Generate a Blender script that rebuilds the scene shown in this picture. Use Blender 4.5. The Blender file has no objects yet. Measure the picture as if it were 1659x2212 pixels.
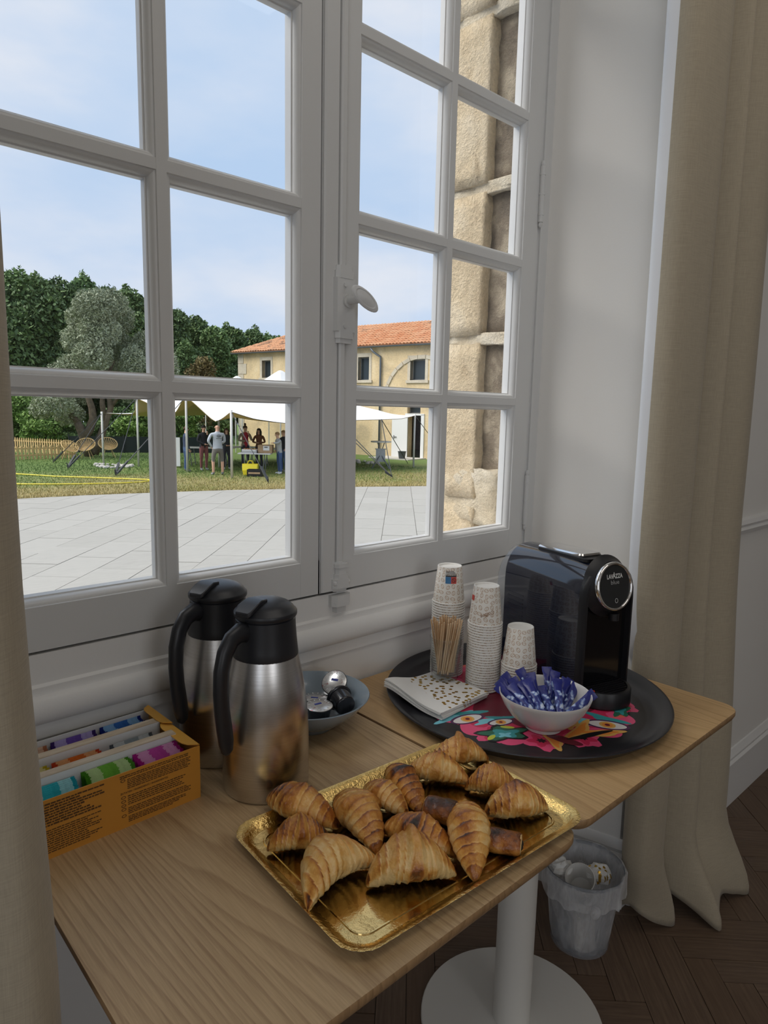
import bpy, bmesh, math, random
import numpy as np
from mathutils import Vector, Matrix
random.seed(7)
R = math.radians
scene = bpy.context.scene
COL = scene.collection
# ------------------------------------------------------------------ camera
W, H, FPX = 1659.0, 2212.0, 1457.789
YAW, PITCH, ROLL = R(42.76581), R(-8.39325), R(1.21169)
CAM = np.array([-0.89355, -1.05671, 1.31234])
def _basis():
    cy, sy, cp, sp = math.cos(YAW), math.sin(YAW), math.cos(PITCH), math.sin(PITCH)
    f = np.array([sy*cp, cy*cp, sp]); r = np.array([cy, -sy, 0.0]); u = np.cross(r, f)
    c, s = math.cos(ROLL), math.sin(ROLL)
    return c*r + s*u, -s*r + c*u, f
BR, BU, BF = _basis()
cam_data = bpy.data.cameras.new('camera'); cam = bpy.data.objects.new('camera', cam_data); COL.objects.link(cam)
cam_data.sensor_fit = 'VERTICAL'; cam_data.sensor_height = 24.0; cam_data.lens = FPX*24.0/H
cam_data.clip_start = 0.02; cam_data.clip_end = 600
cam.matrix_world = Matrix(((BR[0], BU[0], -BF[0], CAM[0]), (BR[1], BU[1], -BF[1], CAM[1]), (BR[2], BU[2], -BF[2], CAM[2]), (0, 0, 0, 1)))
scene.camera = cam
def ray(x, y): return BF + (x-W/2)/FPX*BR - (y-H/2)/FPX*BU
def onZ(x, y, z): d = ray(x, y); return Vector(CAM + d*(z-CAM[2])/d[2])
def onY(x, y, Y): d = ray(x, y); return Vector(CAM + d*(Y-CAM[1])/d[1])
ZG = -0.95                                   # level of the courtyard outside
def G(x, y): return onZ(x, y, ZG)
# ------------------------------------------------------------------ colour management
vs = scene.view_settings
scene.display_settings.display_device = 'sRGB'
vs.view_transform = 'Standard'; vs.look = 'None'; vs.gamma = 1.0; vs.use_curve_mapping = False
vs.exposure = 0.0
scene.cycles.max_bounces = 8; scene.cycles.caustics_reflective = False; scene.cycles.caustics_refractive = False
# ------------------------------------------------------------------ sky: thin overcast with soft clouds
wd = bpy.data.worlds.new('sky'); scene.world = wd; wd.use_nodes = True
nt = wd.node_tree; nt.nodes.clear()
def wn(t, **k):
    n = nt.nodes.new(t)
    for a, b in k.items(): setattr(n, a, b)
    return n
tc = wn('ShaderNodeTexCoord'); mp = wn('ShaderNodeMapping'); mp.inputs['Scale'].default_value = (1.0, 1.0, 2.6); mp.inputs['Location'].default_value = (3.1, 0.7, 0.35)
nz = wn('ShaderNodeTexNoise'); nz.inputs['Scale'].default_value = 2.3; nz.inputs['Detail'].default_value = 5; nz.inputs['Roughness'].default_value = 0.52
cr = wn('ShaderNodeValToRGB'); e = cr.color_ramp.elements
e[0].position = 0.36; e[0].color = (0.47, 0.63, 0.86, 1); e[1].position = 0.68; e[1].color = (0.74, 0.79, 0.88, 1)
m_ = e.new(0.52); m_.color = (0.57, 0.69, 0.87, 1)
bg = wn('ShaderNodeBackground'); bg.inputs['Strength'].default_value = 1.05
wo = wn('ShaderNodeOutputWorld')
nt.links.new(tc.outputs['Generated'], mp.inputs['Vector']); nt.links.new(mp.outputs['Vector'], nz.inputs['Vector'])
nt.links.new(nz.outputs['Fac'], cr.inputs['Fac']); nt.links.new(cr.outputs['Color'], bg.inputs['Color']); nt.links.new(bg.outputs['Background'], wo.inputs['Surface'])
# ------------------------------------------------------------------ veiled sun, and area lights added to fill the room
sl = bpy.data.lights.new('sun', 'SUN'); sl.energy = 4.4; sl.angle = R(55); sl.color = (1.0, 0.96, 0.90)
so = bpy.data.objects.new('sun', sl); COL.objects.link(so); so.rotation_euler = Vector((.60, -.30, -.74)).to_track_quat('-Z', 'Y').to_euler()
def area(name, loc, rot, sx, sy, power, col):
    l = bpy.data.lights.new(name, 'AREA'); l.shape = 'RECTANGLE'; l.size = sx; l.size_y = sy; l.energy = power; l.color = col
    o = bpy.data.objects.new(name, l); COL.objects.link(o); o.location = loc; o.rotation_euler = rot; return o
area('added_fill_back', (-1.2, -4.93, 1.75), (R(90), 0, 0), 1.25, 1.9, 13, (1.0, 0.96, 0.91))  # added fill light, set in an unseen opening of the back wall
area('added_fill_side', (-2.53, -2.1, 1.75), (R(90), 0, R(-90)), 1.25, 1.9, 6, (1.0, 0.96, 0.91))  # second added fill, at the made-up opening of the side wall
area('added_fill_overhead', (0.1, -1.15, 3.02), (0, 0, 0), 1.6, 1.0, 6, (1.0, 0.94, 0.86))  # overhead fill added to lift the table tops, not a known fixture
# ------------------------------------------------------------------ mesh helpers
class MB:
    """collects simple shapes; build() links them as ONE mesh object"""
    def __init__(s): s.v = []; s.f = []; s.m = []; s.c = []; s.mi = 0
    def add(s, vs_, fs): 
        b = len(s.v); s.v += [tuple(p) for p in vs_]; s.f += [tuple(i+b for i in f) for f in fs]; s.m += [s.mi]*len(fs); return s
    def box(s, x0, x1, y0, y1, z0, z1):
        return s.add([(x0,y0,z0),(x1,y0,z0),(x1,y1,z0),(x0,y1,z0),(x0,y0,z1),(x1,y0,z1),(x1,y1,z1),(x0,y1,z1)],
                     [(0,3,2,1),(4,5,6,7),(0,1,5,4),(1,2,6,5),(2,3,7,6),(3,0,4,7)])
    def obox(s, c, ax, ay, az):       # oriented box from centre and three half-axis vectors
        c, ax, ay, az = Vector(c), Vector(ax), Vector(ay), Vector(az)
        vs_ = [c+sx*ax+sy*ay+sz*az for sz in (-1,1) for sx, sy in ((-1,-1),(1,-1),(1,1),(-1,1))]
        return s.add(vs_, [(0,3,2,1),(4,5,6,7),(0,1,5,4),(1,2,6,5),(2,3,7,6),(3,0,4,7)])
    def prism(s, poly, axis, a, b):   # closed polygon of 2-D points extruded along an axis from a to b
        n = len(poly)
        def P(p, t): return {'x': (t, p[0], p[1]), 'y': (p[0], t, p[1]), 'z': (p[0], p[1], t)}[axis]
        vs_ = [P(p, a) for p in poly] + [P(p, b) for p in poly]
        fs = [(i, (i+1) % n, (i+1) % n+n, i+n) for i in range(n)] + [tuple(range(n-1, -1, -1)), tuple(range(n, 2*n))]
        return s.add(vs_, fs)
    def tube(s, pts, rad, n=8, caps=True, flat=1.0, up=None):   # round bar along points; rad number or list; flat squashes one axis
        pts = [Vector(p) for p in pts]; k = len(pts)
        rad = rad if isinstance(rad, (list, tuple)) else [rad]*k
        t0 = (pts[1]-pts[0]).normalized(); ref = Vector(up) if up else (Vector((0,0,1)) if abs(t0.z) < .9 else Vector((1,0,0)))
        a = t0.cross(ref).normalized(); rings = []
        for i, p in enumerate(pts):
            t = (pts[min(i+1, k-1)]-pts[max(i-1, 0)]).normalized()
            a = (a - t*a.dot(t)).normalized(); b = t.cross(a)
            rings.append([p + rad[i]*(math.cos(2*math.pi*j/n)*a + flat*math.sin(2*math.pi*j/n)*b) for j in range(n)])
        vs_ = [q for r in rings for q in r]
        fs = [(i*n+j, i*n+(j+1) % n, (i+1)*n+(j+1) % n, (i+1)*n+j) for i in range(k-1) for j in range(n)]
        if caps: fs += [tuple(range(n-1, -1, -1)), tuple(range((k-1)*n, k*n))]
        return s.add(vs_, fs)
    def lathe(s, prof, n=32, c=(0,0,0), caps=(True, True)):     # profile of (r, z), bottom to top
        vs_ = []; fs = []; k = len(prof)
        for r, z in prof: vs_ += [(c[0]+r*math.cos(2*math.pi*j/n), c[1]+r*math.sin(2*math.pi*j/n), c[2]+z) for j in range(n)]
        for i in range(k-1): fs += [(i*n+j, i*n+(j+1) % n, (i+1)*n+(j+1) % n, (i+1)*n+j) for j in range(n)]
        if caps[0]: fs.append(tuple(range(n-1, -1, -1)))
        if caps[1]: fs.append(tuple(range((k-1)*n, k*n)))
        return s.add(vs_, fs)
    def ball(s, c, rx, ry=None, rz=None, n=12, m=8):
        ry = ry or rx; rz = rz or rx; vs_ = [(c[0], c[1], c[2]-rz)]; fs = []
        for i in range(1, m):
            a = math.pi*i/m-math.pi/2
            vs_ += [(c[0]+rx*math.cos(a)*math.cos(2*math.pi*j/n), c[1]+ry*math.cos(a)*math.sin(2*math.pi*j/n), c[2]+rz*math.sin(a)) for j in range(n)]
        vs_.append((c[0], c[1], c[2]+rz)); top = len(vs_)-1
        fs += [(0, 1+(j+1) % n, 1+j) for j in range(n)]
        for i in range(m-2): fs += [(1+i*n+j, 1+i*n+(j+1) % n, 1+(i+1)*n+(j+1) % n, 1+(i+1)*n+j) for j in range(n)]
        fs += [(1+(m-2)*n+j, 1+(m-2)*n+(j+1) % n, top) for j in range(n)]
        return s.add(vs_, fs)
    def grid(s, fn, nu, nv, closed_u=False):
        vs_ = [fn(i/(nu if closed_u else nu-1), j/(nv-1)) for j in range(nv) for i in range(nu)]
        q = nu if closed_u else nu-1
        return s.add(vs_, [(j*nu+i, j*nu+(i+1) % nu, (j+1)*nu+(i+1) % nu, (j+1)*nu+i) for j in range(nv-1) for i in range(q)])
    def xf(s, mtx, start=0): s.v[start:] = [tuple(mtx @ Vector(p)) for p in s.v[start:]]; return s
    def mesh(s, name, mats, smooth=False):
        me = bpy.data.meshes.new(name); me.from_pydata(s.v, [], s.f)
        for mt in (mats if isinstance(mats, (list, tuple)) else [mats]): me.materials.append(mt)
        if len(me.materials) > 1: me.polygons.foreach_set('material_index', s.m)
        if smooth: 
            me.polygons.foreach_set('use_smooth', [True]*len(me.polygons))
        me.validate(); me.update()
        if smooth is not True and smooth: me.set_sharp_from_angle(angle=R(smooth))
        return me
    def build(s, name, mats, parent=None, smooth=False, loc=None, bevel=0, seg=2):
        me = s.mesh(name, mats, smooth)
        return link(name, me, parent, loc, bevel, seg)
def link(name, me, parent=None, loc=None, bevel=0, seg=2):
    o = bpy.data.objects.new(name, me); COL.objects.link(o)
    if parent: o.parent = parent
    if loc is not None: o.location = loc
    if bevel:
        b = o.modifiers.new('bevel', 'BEVEL'); b.width = bevel; b.segments = seg; b.limit_method = 'ANGLE'; b.angle_limit = R(40)
    return o
def empty(name, loc=(0,0,0), rz=0.0, parent=None):
    o = bpy.data.objects.new(name, None); COL.objects.link(o); o.empty_display_size = .05
    o.location = loc; o.rotation_euler = (0, 0, rz)
    if parent: o.parent = parent
    return o
def tag(o, label=None, cat=None, group=None, kind=None):
    for k, v in (('label', label), ('category', cat), ('group', group), ('kind', kind)):
        if v: o[k] = v
    return o
def struct(o): o['kind'] = 'structure'; return o
def copy_tree(o, parent=None):
    c = o.copy(); COL.objects.link(c); c.parent = parent
    for ch in list(o.children): copy_tree(ch, c)
    return c
def rrect(w, h, r, n=6):               # rounded rectangle outline centred on the origin
    out = []
    for cx, cy, a0 in ((w/2-r, h/2-r, 0), (-w/2+r, h/2-r, 90), (-w/2+r, -h/2+r, 180), (w/2-r, -h/2+r, 270)):
        out += [(cx+r*math.cos(R(a0+90*i/n)), cy+r*math.sin(R(a0+90*i/n))) for i in range(n+1)]
    return out
def smoothstep(a, b, x): t = min(1, max(0, (x-a)/(b-a))); return t*t*(3-2*t)
# ------------------------------------------------------------------ procedural materials
def nodes(name):
    m = bpy.data.materials.new(name); m.use_nodes = True; t = m.node_tree; t.nodes.clear()
    out = t.nodes.new('ShaderNodeOutputMaterial'); b = t.nodes.new('ShaderNodeBsdfPrincipled'); t.links.new(b.outputs[0], out.inputs['Surface'])
    return m, t, b, out
def coords(t, kind='Object', scale=(1,1,1), rot=(0,0,0), loc=(0,0,0)):
    c = t.nodes.new('ShaderNodeTexCoord'); p = t.nodes.new('ShaderNodeMapping'); p.inputs['Scale'].default_value = scale; p.inputs['Rotation'].default_value = rot; p.inputs['Location'].default_value = loc
    t.links.new(c.outputs[kind], p.inputs['Vector']); return p.outputs['Vector']
def noise(t, vec, scale, detail=3, rough=.5, dist=0):
    n = t.nodes.new('ShaderNodeTexNoise'); n.inputs['Scale'].default_value = scale; n.inputs['Detail'].default_value = detail; n.inputs['Roughness'].default_value = rough; n.inputs['Distortion'].default_value = dist
    if vec: t.links.new(vec, n.inputs['Vector'])
    return n.outputs['Fac']
def ramp(t, fac, stops):
    r = t.nodes.new('ShaderNodeValToRGB'); el = r.color_ramp.elements
    while len(el) < len(stops): el.new(0.5)
    for q, (p, c) in zip(el, stops): q.position = p; q.color = (*c, 1) if len(c) == 3 else c
    t.links.new(fac, r.inputs['Fac']); return r.outputs['Color']
def mixc(t, fac, a, b, mode='MIX'):
    m = t.nodes.new('ShaderNodeMix'); m.data_type = 'RGBA'; m.blend_type = mode
    if isinstance(fac, (int, float)): m.inputs[0].default_value = fac
    else: t.links.new(fac, m.inputs[0])
    for i, v in ((6, a), (7, b)):
        if isinstance(v, (tuple, list)): m.inputs[i].default_value = (*v, 1) if len(v) == 3 else v
        else: t.links.new(v, m.inputs[i])
    return m.outputs[2]
def math_(t, op, a, b=None):
    m = t.nodes.new('ShaderNodeMath'); m.operation = op
    for i, v in enumerate((a, b)):
        if v is None: continue
        if isinstance(v, (int, float)): m.inputs[i].default_value = v
        else: t.links.new(v, m.inputs[i])
    return m.outputs[0]
def bump(t, b, h, strength=.2, dist=.01):
    n = t.nodes.new('ShaderNodeBump'); n.inputs['Strength'].default_value = strength; n.inputs['Distance'].default_value = dist
    t.links.new(h, n.inputs['Height']); t.links.new(n.outputs['Normal'], b.inputs['Normal']); return n
def setc(t, b, c):
    if isinstance(c, (tuple, list)): b.inputs['Base Color'].default_value = (*c, 1)
    else: t.links.new(c, b.inputs['Base Color'])
def plain(name, col, rough=.5, metal=0.0, var=0.0, vscale=8, bmp=0.0, bscale=60, spec=.5, coat=0, kind='Object', trans=0, bdist=.003):
    m, t, b, o = nodes(name)
    if var: 
        f = noise(t, coords(t, kind), vscale, 4, .6)
        setc(t, b, ramp(t, f, [(.3, tuple(max(0, x*(1-var)) for x in col)), (.7, tuple(min(1, x*(1+var)) for x in col))]))
    else: setc(t, b, col)
    b.inputs['Roughness'].default_value = rough; b.inputs['Metallic'].default_value = metal; b.inputs['Specular IOR Level'].default_value = spec
    if coat: b.inputs['Coat Weight'].default_value = coat; b.inputs['Coat Roughness'].default_value = .05
    if bmp: bump(t, b, noise(t, coords(t, kind), bscale, 4, .6), bmp, bdist)
    if trans: b.inputs['Transmission Weight'].default_value = trans
    return m
def glass_mat(name, tint=(1,1,1), refl=.5, rough=.02):           # thin pane: mirror by angle over clear
    m = bpy.data.materials.new(name); m.use_nodes = True; t = m.node_tree; t.nodes.clear()
    out = t.nodes.new('ShaderNodeOutputMaterial'); lw = t.nodes.new('ShaderNodeLayerWeight'); lw.inputs['Blend'].default_value = .5
    p5 = math_(t, 'POWER', lw.outputs['Facing'], 5.0)
    fr = math_(t, 'MULTIPLY', math_(t, 'ADD', math_(t, 'MULTIPLY', p5, .95), .045), refl)
    tr = t.nodes.new('ShaderNodeBsdfTransparent'); tr.inputs['Color'].default_value = (*tint, 1)
    gl = t.nodes.new('ShaderNodeBsdfGlossy'); gl.inputs['Roughness'].default_value = rough
    mx = t.nodes.new('ShaderNodeMixShader'); t.links.new(fr, mx.inputs[0])
    t.links.new(tr.outputs[0], mx.inputs[1]); t.links.new(gl.outputs[0], mx.inputs[2]); t.links.new(mx.outputs[0], out.inputs['Surface'])
    return m
def oak(name, light, dark, seed=0.0, ang=0.0):
    m, t, b, o = nodes(name)
    v = coords(t, 'Object', (1, .10, 1), (0, 0, ang), (seed, seed*.7, 0))
    warp = noise(t, v, 5.5, 2, .5)
    w = t.nodes.new('ShaderNodeTexWave'); w.wave_type = 'BANDS'; w.bands_direction = 'X'; w.wave_profile = 'SAW'
    w.inputs['Scale'].default_value = 13; w.inputs['Distortion'].default_value = 0; w.inputs['Detail'].default_value = 0
    vm = t.nodes.new('ShaderNodeVectorMath'); vm.operation = 'MULTIPLY_ADD'
    cmb = t.nodes.new('ShaderNodeCombineXYZ'); t.links.new(math_(t, 'MULTIPLY', warp, .55), cmb.inputs[0])
    ad = t.nodes.new('ShaderNodeVectorMath'); ad.operation = 'ADD'; t.links.new(v, ad.inputs[0]); t.links.new(cmb.outputs[0], ad.inputs[1])
    t.links.new(ad.outputs[0], w.inputs['Vector'])
    bands = ramp(t, w.outputs['Fac'], [(.0, (.0,)*3), (.55, (.25,)*3), (.92, (1,)*3), (1.0, (.1,)*3)])
    fine = noise(t, coords(t, 'Object', (420, 14, 1), (0, 0, ang)), 1.0, 3, .7)
    tone = noise(t, coords(t, 'Object', (9, 1.1, 1), (0, 0, ang), (seed, 0, 0)), 1.0, 2, .5)
    f = math_(t, 'ADD', math_(t, 'MULTIPLY', bands, .26), math_(t, 'ADD', math_(t, 'MULTIPLY', fine, .66), math_(t, 'MULTIPLY', tone, .34)))
    setc(t, b, ramp(t, f, [(.36, light), (.98, dark)]))
    b.inputs['Roughness'].default_value = .42; b.inputs['Specular IOR Level'].default_value = .4
    bump(t, b, fine, .12, .001)
    return m
# ================================================================== the room
m_wall = plain('painted_plaster', (.83, .81, .77), .85, bmp=.10, bscale=220, bdist=.002)
m_wood_white = plain('white_gloss_paint', (.82, .81, .79), .42, bmp=.10, bscale=90, bdist=.002)
m_dark_gap = plain('painted_gap_shade', (.05, .045, .04), .9)
CEIL, WX0, WX1, WY0 = 3.1, -2.6, 3.6, -5.0
# floor with a herringbone of single planks
m, t, b, o = nodes('dark_parquet')
oi = t.nodes.new('ShaderNodeObjectInfo')
gr = noise(t, coords(t, 'Object', (6, 120, 1)), 1.0, 4, .65)
blot = noise(t, coords(t, 'Object', (9, 9, 9)), 1.0, 4, .6)
c1 = ramp(t, gr, [(.3, (.11, .070, .047)), (.75, (.27, .182, .122))])
c2 = mixc(t, math_(t, 'MULTIPLY', oi.outputs['Random'], .75), c1, (.15, .088, .050))
setc(t, b, mixc(t, math_(t, 'MULTIPLY', blot, .45), c2, (.055, .036, .025)))
b.inputs['Roughness'].default_value = .5; bump(t, b, gr, .25, .002); m_plank = m
m_sub = plain('subfloor', (.020, .014, .010), .8, var=.3)
floor = struct(MB().box(WX0, WX1, WY0, .02, -.06, -.004).build('floor', m_sub))
PW, PL = .068, .34
plank_me = MB().prism(rrect(PL-.0016, PW-.0016, .001, 1), 'z', -.004, 0).mesh('plank', m_plank)
cnt = 0
for a in range(-8, 9):
    for v in range(-60, 60):
        for vert in (0, 1):
            if not vert: cx, cy, rz = v*PW+a*2*PL+PL/2, v*PW+PW/2, 0
            else: cx, cy, rz = (v+5)*PW+a*2*PL+PW/2, (v-4)*PW+PL/2, 90
            X = (cx*math.cos(R(45))-cy*math.sin(R(45))); Y = (cx*math.sin(R(45))+cy*math.cos(R(45)))
            if -.75 < X < 2.45 and -1.25 < Y < .06 and not (X > .72 and Y > -.16) and cnt < 300:
                k = link('plank', plank_me, floor, (X, Y, random.uniform(-.0012, .0003))); k.rotation_euler = (0, 0, R(45+rz+random.choice((0, 180)))); cnt += 1
floor_far = struct(MB().box(WX0, WX1, WY0, -1.22, -.004, 0).build('floor', m_plank))
struct(MB().box(WX0-.2, WX1+.2, WY0-.2, .30, CEIL, CEIL+.2).build('ceiling', m_wall))
# window wall: blocks left and right of the niche, lintel, apron below
FX0, FX1 = -.768, .633           # outer edges of the window frame
def side_block(sgn):
    e = FX1 if sgn > 0 else -FX0
    far = WX1 if sgn > 0 else -WX0
    poly = [(e, .06), (e, 0.0), (e+.075, -.28), (far, -.28), (far, .30), (e+.09, .30), (e+.09, .06)]
    if sgn < 0: poly = [(-x, y) for x, y in reversed(poly)]
    return MB().prism(poly, 'z', 0, CEIL)
struct(side_block(1).build('wall_right', m_wall)); struct(side_block(-1).build('wall_left', m_wall))
ZS, PHt, PWd, SB = 1.016, .3213, .2571, .0171      # pane grid: bottom, pane height, pane width, bar face
NR = 5
ZTOP = ZS + NR*PHt + (NR-1)*SB                      # upper moulding edge of the top panes
ZWIN = ZTOP + .07
struct(MB().box(FX0-.08, FX1+.08, 0, .30, ZWIN+.05, CEIL).box(FX0-.09, FX1+.09, -.279, 0, ZWIN+.16, CEIL).build('wall_above', m_wall))
prof = [(0, 0), (0, .812), (-.005, .813), (-.005, .822), (-.006, .826), (-.006, .836)]
prof += [(-.006-.012*math.cos(R(a)), .858+.022*math.sin(R(a))) for a in range(-80, 81, 16)]
prof += [(-.006, .881), (-.005, .884), (-.005, .893), (0, .897), (0, .9435), (.03, .9435), (.03, .93), (.30, .90), (.30, 0)]
struct(MB().prism(prof, 'x', FX0-.005, FX1+.005).build('wall_below', m_wood_white, smooth=25))
struct(MB().box(FX0, FX1, .012, .035, .93, .97).build('gap_shade_strip', m_dark_gap))  # dark strip stands in for the shade inside the seam under the sashes
# far walls of the room with two unseen openings made up for the fill lights
def wall_holes(mb, u0, u1, z0, z1, holes, put, depth):
    us = sorted({u0, u1, *[h[0] for h in holes], *[h[1] for h in holes]}); zs = sorted({z0, z1, *[h[2] for h in holes], *[h[3] for h in holes]})
    for i in range(len(us)-1):
        for j in range(len(zs)-1):
            cu, cz = (us[i]+us[i+1])/2, (zs[j]+zs[j+1])/2
            if any(h[0] < cu < h[1] and h[2] < cz < h[3] for h in holes): continue
            P = [put(u, d, z) for d in (0, depth) for u, z in ((us[i], zs[j]), (us[i+1], zs[j]), (us[i+1], zs[j+1]), (us[i], zs[j+1]))]
            mb.add(P, [(0,1,2,3),(7,6,5,4),(0,4,5,1),(1,5,6,2),(2,6,7,3),(3,7,4,0)])
    return mb
bw = MB(); wall_holes(bw, WX0, WX1, 0, CEIL, [(-1.85, -.55, .75, 2.75)], lambda u, d, z: (u, WY0-d, z), .3)
struct(bw.build('wall_back', m_wall))
lw_ = MB(); wall_holes(lw_, WY0, .30, 0, CEIL, [(-2.75, -1.45, .75, 2.75)], lambda u, d, z: (WX0-d, u, z), .2); struct(lw_.build('wall_side', m_wall)); struct(MB().box(WX1, WX1+.2, WY0, .30, 0, CEIL).build('wall_far', m_wall))
# skirting and dado rail of the right-hand wall, wrapping into the niche
sk = [(0, 0), (.016, 0), (.016, .148), (.019, .150), (.019, .158), (.012, .166), (.014, .176), (.009, .186), (.004, .198), (0, .2)]
def skirting(name, p0, p1, nrm):
    p0, p1, nrm = Vector(p0), Vector(p1), Vector(nrm).normalized(); mb = MB(); n = len(sk)
    vs_ = [p + nrm*d + Vector((0, 0, z)) for p in (p0, p1) for d, z in sk]
    mb.add(vs_, [(i, (i+1) % n, (i+1) % n+n, i+n) for i in range(n)] + [tuple(range(n-1, -1, -1)), tuple(range(n, 2*n))])
    return struct(mb.build(name, m_wood_white, smooth=30))
skirting('baseboard_right', (FX1+.075, -.28, 0), (WX1, -.28, 0), (0, -1, 0))
skirting('baseboard_reveal', (FX1, 0, 0), (FX1+.079, -.295, 0), (-.28, -.075, 0))
struct(MB().prism([(-.28, .955), (-.288, .957), (-.296, .972), (-.290, .980), (-.297, .990), (-.292, 1.003), (-.286, 1.006), (-.28, 1.008)], 'x', FX1+.3, WX1).build('trim_2', m_wood_white, smooth=30))
# ================================================================== the casement window
m_pane = glass_mat('window_glass')
m_bar = plain('window_paint', (.68, .68, .67), .38, bmp=.12, bscale=70, bdist=.0015)
win = struct(empty('window_1', (0, 0, .9)))
OFF = Vector((0, 0, -.9))
def wput(mb, name, mat=None, parent=None, smooth=28):
    o = mb.xf(Matrix.Translation(OFF)).build(name, mat or m_bar, parent or win, smooth); return o
half = [(0, 0), (.0009, .0028), (.0030, .0032), (.0052, .0042), (.0080, .0075), (.0098, .012), (.0105, .0165), (.0125, .0170), (.0125, .0215)]
def bar_poly(c):      # cross-section of a glazing bar, flat face towards the room
    h = SB/2
    right = [(c+h+d, y) for d, y in half]; left = [(c-h-d, y) for d, y in half]
    return right + [(c+h+.0125, .030), (c+.006, .042), (c-.006, .042), (c-h-.0125, .030)] + left[::-1]
def edge_poly(e, s, back, far):   # stile: moulding starts at e and runs towards s; solid to 'far'
    return [(e+s*d, y) for d, y in half] + [(e+s*.0125, .035), (e, .045), (far, .045), (far, 0)]
def sash(x0, x1, m0, m1, label):  # x0..x1 sash, m0..m1 outer moulding edges of its two columns of panes
    mb = MB()
    mb.prism(edge_poly(m0, 1, .045, x0), 'z', .948, ZWIN); mb.prism(edge_poly(m1, -1, .045, x1), 'z', .948, ZWIN)
    zp = lambda poly: [(y+.0003, z) for z, y in poly]
    mb.prism(zp(edge_poly(ZS, 1, .045, .948)), 'x', x0, x1); mb.prism(zp(edge_poly(ZTOP, -1, .045, ZWIN)), 'x', x0, x1)
    s = wput(mb, 'sash')
    mid = (m0+m1)/2
    def sub(mb_, nm, mat=None, sm=28):
        o = mb_.xf(Matrix.Translation(OFF)).build(nm, mat or m_bar, s, sm); return o
    sub(MB().prism(bar_poly(mid), 'z', ZS, ZTOP), 'glazing_bar')
    for r in range(1, NR):
        zc = ZS + r*(PHt+SB) - SB/2
        sub(MB().prism(zp(bar_poly(zc)), 'x', m0, m1), 'glazing_bar')
    for r in range(NR):
        for c in range(2):
            a = m0 + c*(PWd+SB); z = ZS + r*(PHt+SB)
            sub(MB().box(a+.011, a+PWd-.011, .0205, .0225, z+.011, z+PHt-.011), 'pane', m_pane, False)
    return s
sash(-.723, -.0925, -.6664, -.1351, ''); sash(-.0895, .588, 0.0, .5314, '')
wput(MB().prism([(-.0925+.004, 0), (-.0925+.004, -.004), (-.0925+.007, -.007), (-.056, -.007), (-.053, -.004), (-.053, 0)], 'z', .95, ZWIN), 'cover_strip')
fr = MB(); fr.box(.5905, FX1+.001, .004, .06, .93, ZWIN+.05).box(FX0-.001, -.7255, .004, .06, .93, ZWIN+.05).box(FX0, FX1, .004, .06, ZWIN+.003, ZWIN+.06)
fr.box(.600, FX1+.001, -.001, .01, .93, ZWIN+.05).box(FX0-.001, -.736, -.001, .01, .93, ZWIN+.05)
wput(fr, 'frame')
rod = MB()
rod.prism([(-.0525, 0), (-.0525, -.0085), (-.0495, -.0115), (-.0410, -.0115), (-.0375, -.0085), (-.0375, 0)], 'z', .99, ZWIN-.02)
wput(rod, 'bolt_rod')
XR = -.0415
gear = MB(); gear.prism([(XR-.026, -.002), (XR-.022, -.017), (XR+.022, -.017), (XR+.026, -.002)], 'z', 1.465, 1.565)
for z0, z1, w, d in ((1.443, 1.452, .019, .015), (1.452, 1.466, .022, .018), (1.564, 1.578, .022, .018), (1.578, 1.588, .019, .015)):
    gear.prism([(XR-w, 0), (XR-w, -d*.6), (XR-w*.7, -d), (XR+w*.7, -d), (XR+w, -d*.6), (XR+w, 0)], 'z', z0, z1)
for z in (1.475, 1.552): gear.tube([(XR-.004, -.017, z), (XR-.004, -.0195, z)], .004, 8)
for i in range(5): gear.ball((XR+.026, -.004, 1.470+i*.022), .006, .004, .012, 8, 6)
gc = wput(gear, 'bolt_case')
kn = MB(); KZ = 1.523
kn.tube([(XR+.004, -.015, KZ), (XR+.004, -.022, KZ)], .013, 14); kn.tube([(XR+.004, -.02, KZ), (XR+.004, -.058, KZ)], .0075, 12)
b0 = len(kn.v); ov = [(.0, -.006), (.022, -.006), (.030, -.003), (.0325, 0), (.030, .003), (.024, .0045), (.022, .0035), (.010, .006), (0.0005, .007)]
kn.lathe([(max(r, .0004), z) for r, z in ov], 24)
kn.xf(Matrix.Translation((XR+.008, -.062, KZ)) @ Matrix.Rotation(R(-12), 4, 'Z') @ Matrix.Rotation(R(90), 4, 'X') @ Matrix.Rotation(R(-36), 4, 'Z') @ Matrix.Diagonal((1.05, .46, 1.0, 1)), b0)
o = kn.xf(Matrix.Translation(OFF)).build('knob', m_bar, gc, 35)
lock = MB()
for z0, z1, w, d in ((.955, .975, .022, .017), (.975, .985, .017, .017), (.985, .998, .014, .016), (.998, 1.006, .017, .018), (1.006, 1.010, .014, .014), (.948, .957, .018, .012)):
    lock.prism([(XR-w, 0), (XR-w, -d*.55), (XR-w*.65, -d), (XR+w*.65, -d), (XR+w, -d*.55), (XR+w, 0)], 'z', z0, z1)
for s in (-1, 1): lock.ball((XR+s*.016, -.012, .966), .006, .005, .006, 8, 6)
wput(lock, 'rod_guide')
kp = MB().prism([(XR-.024, 0), (XR-.024, -.010), (XR-.016, -.019), (XR+.016, -.019), (XR+.024, -.010), (XR+.024, 0)], 'z', .918, .941)
kp.prism([(XR-.014, 0), (XR-.012, -.012), (XR+.012, -.012), (XR+.014, 0)], 'z', .904, .919)
for s in (-1, 1): kp.ball((XR+s*.015, -.013, .926), .006, .005, .008, 8, 6)
wput(kp, 'keeper')
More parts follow.
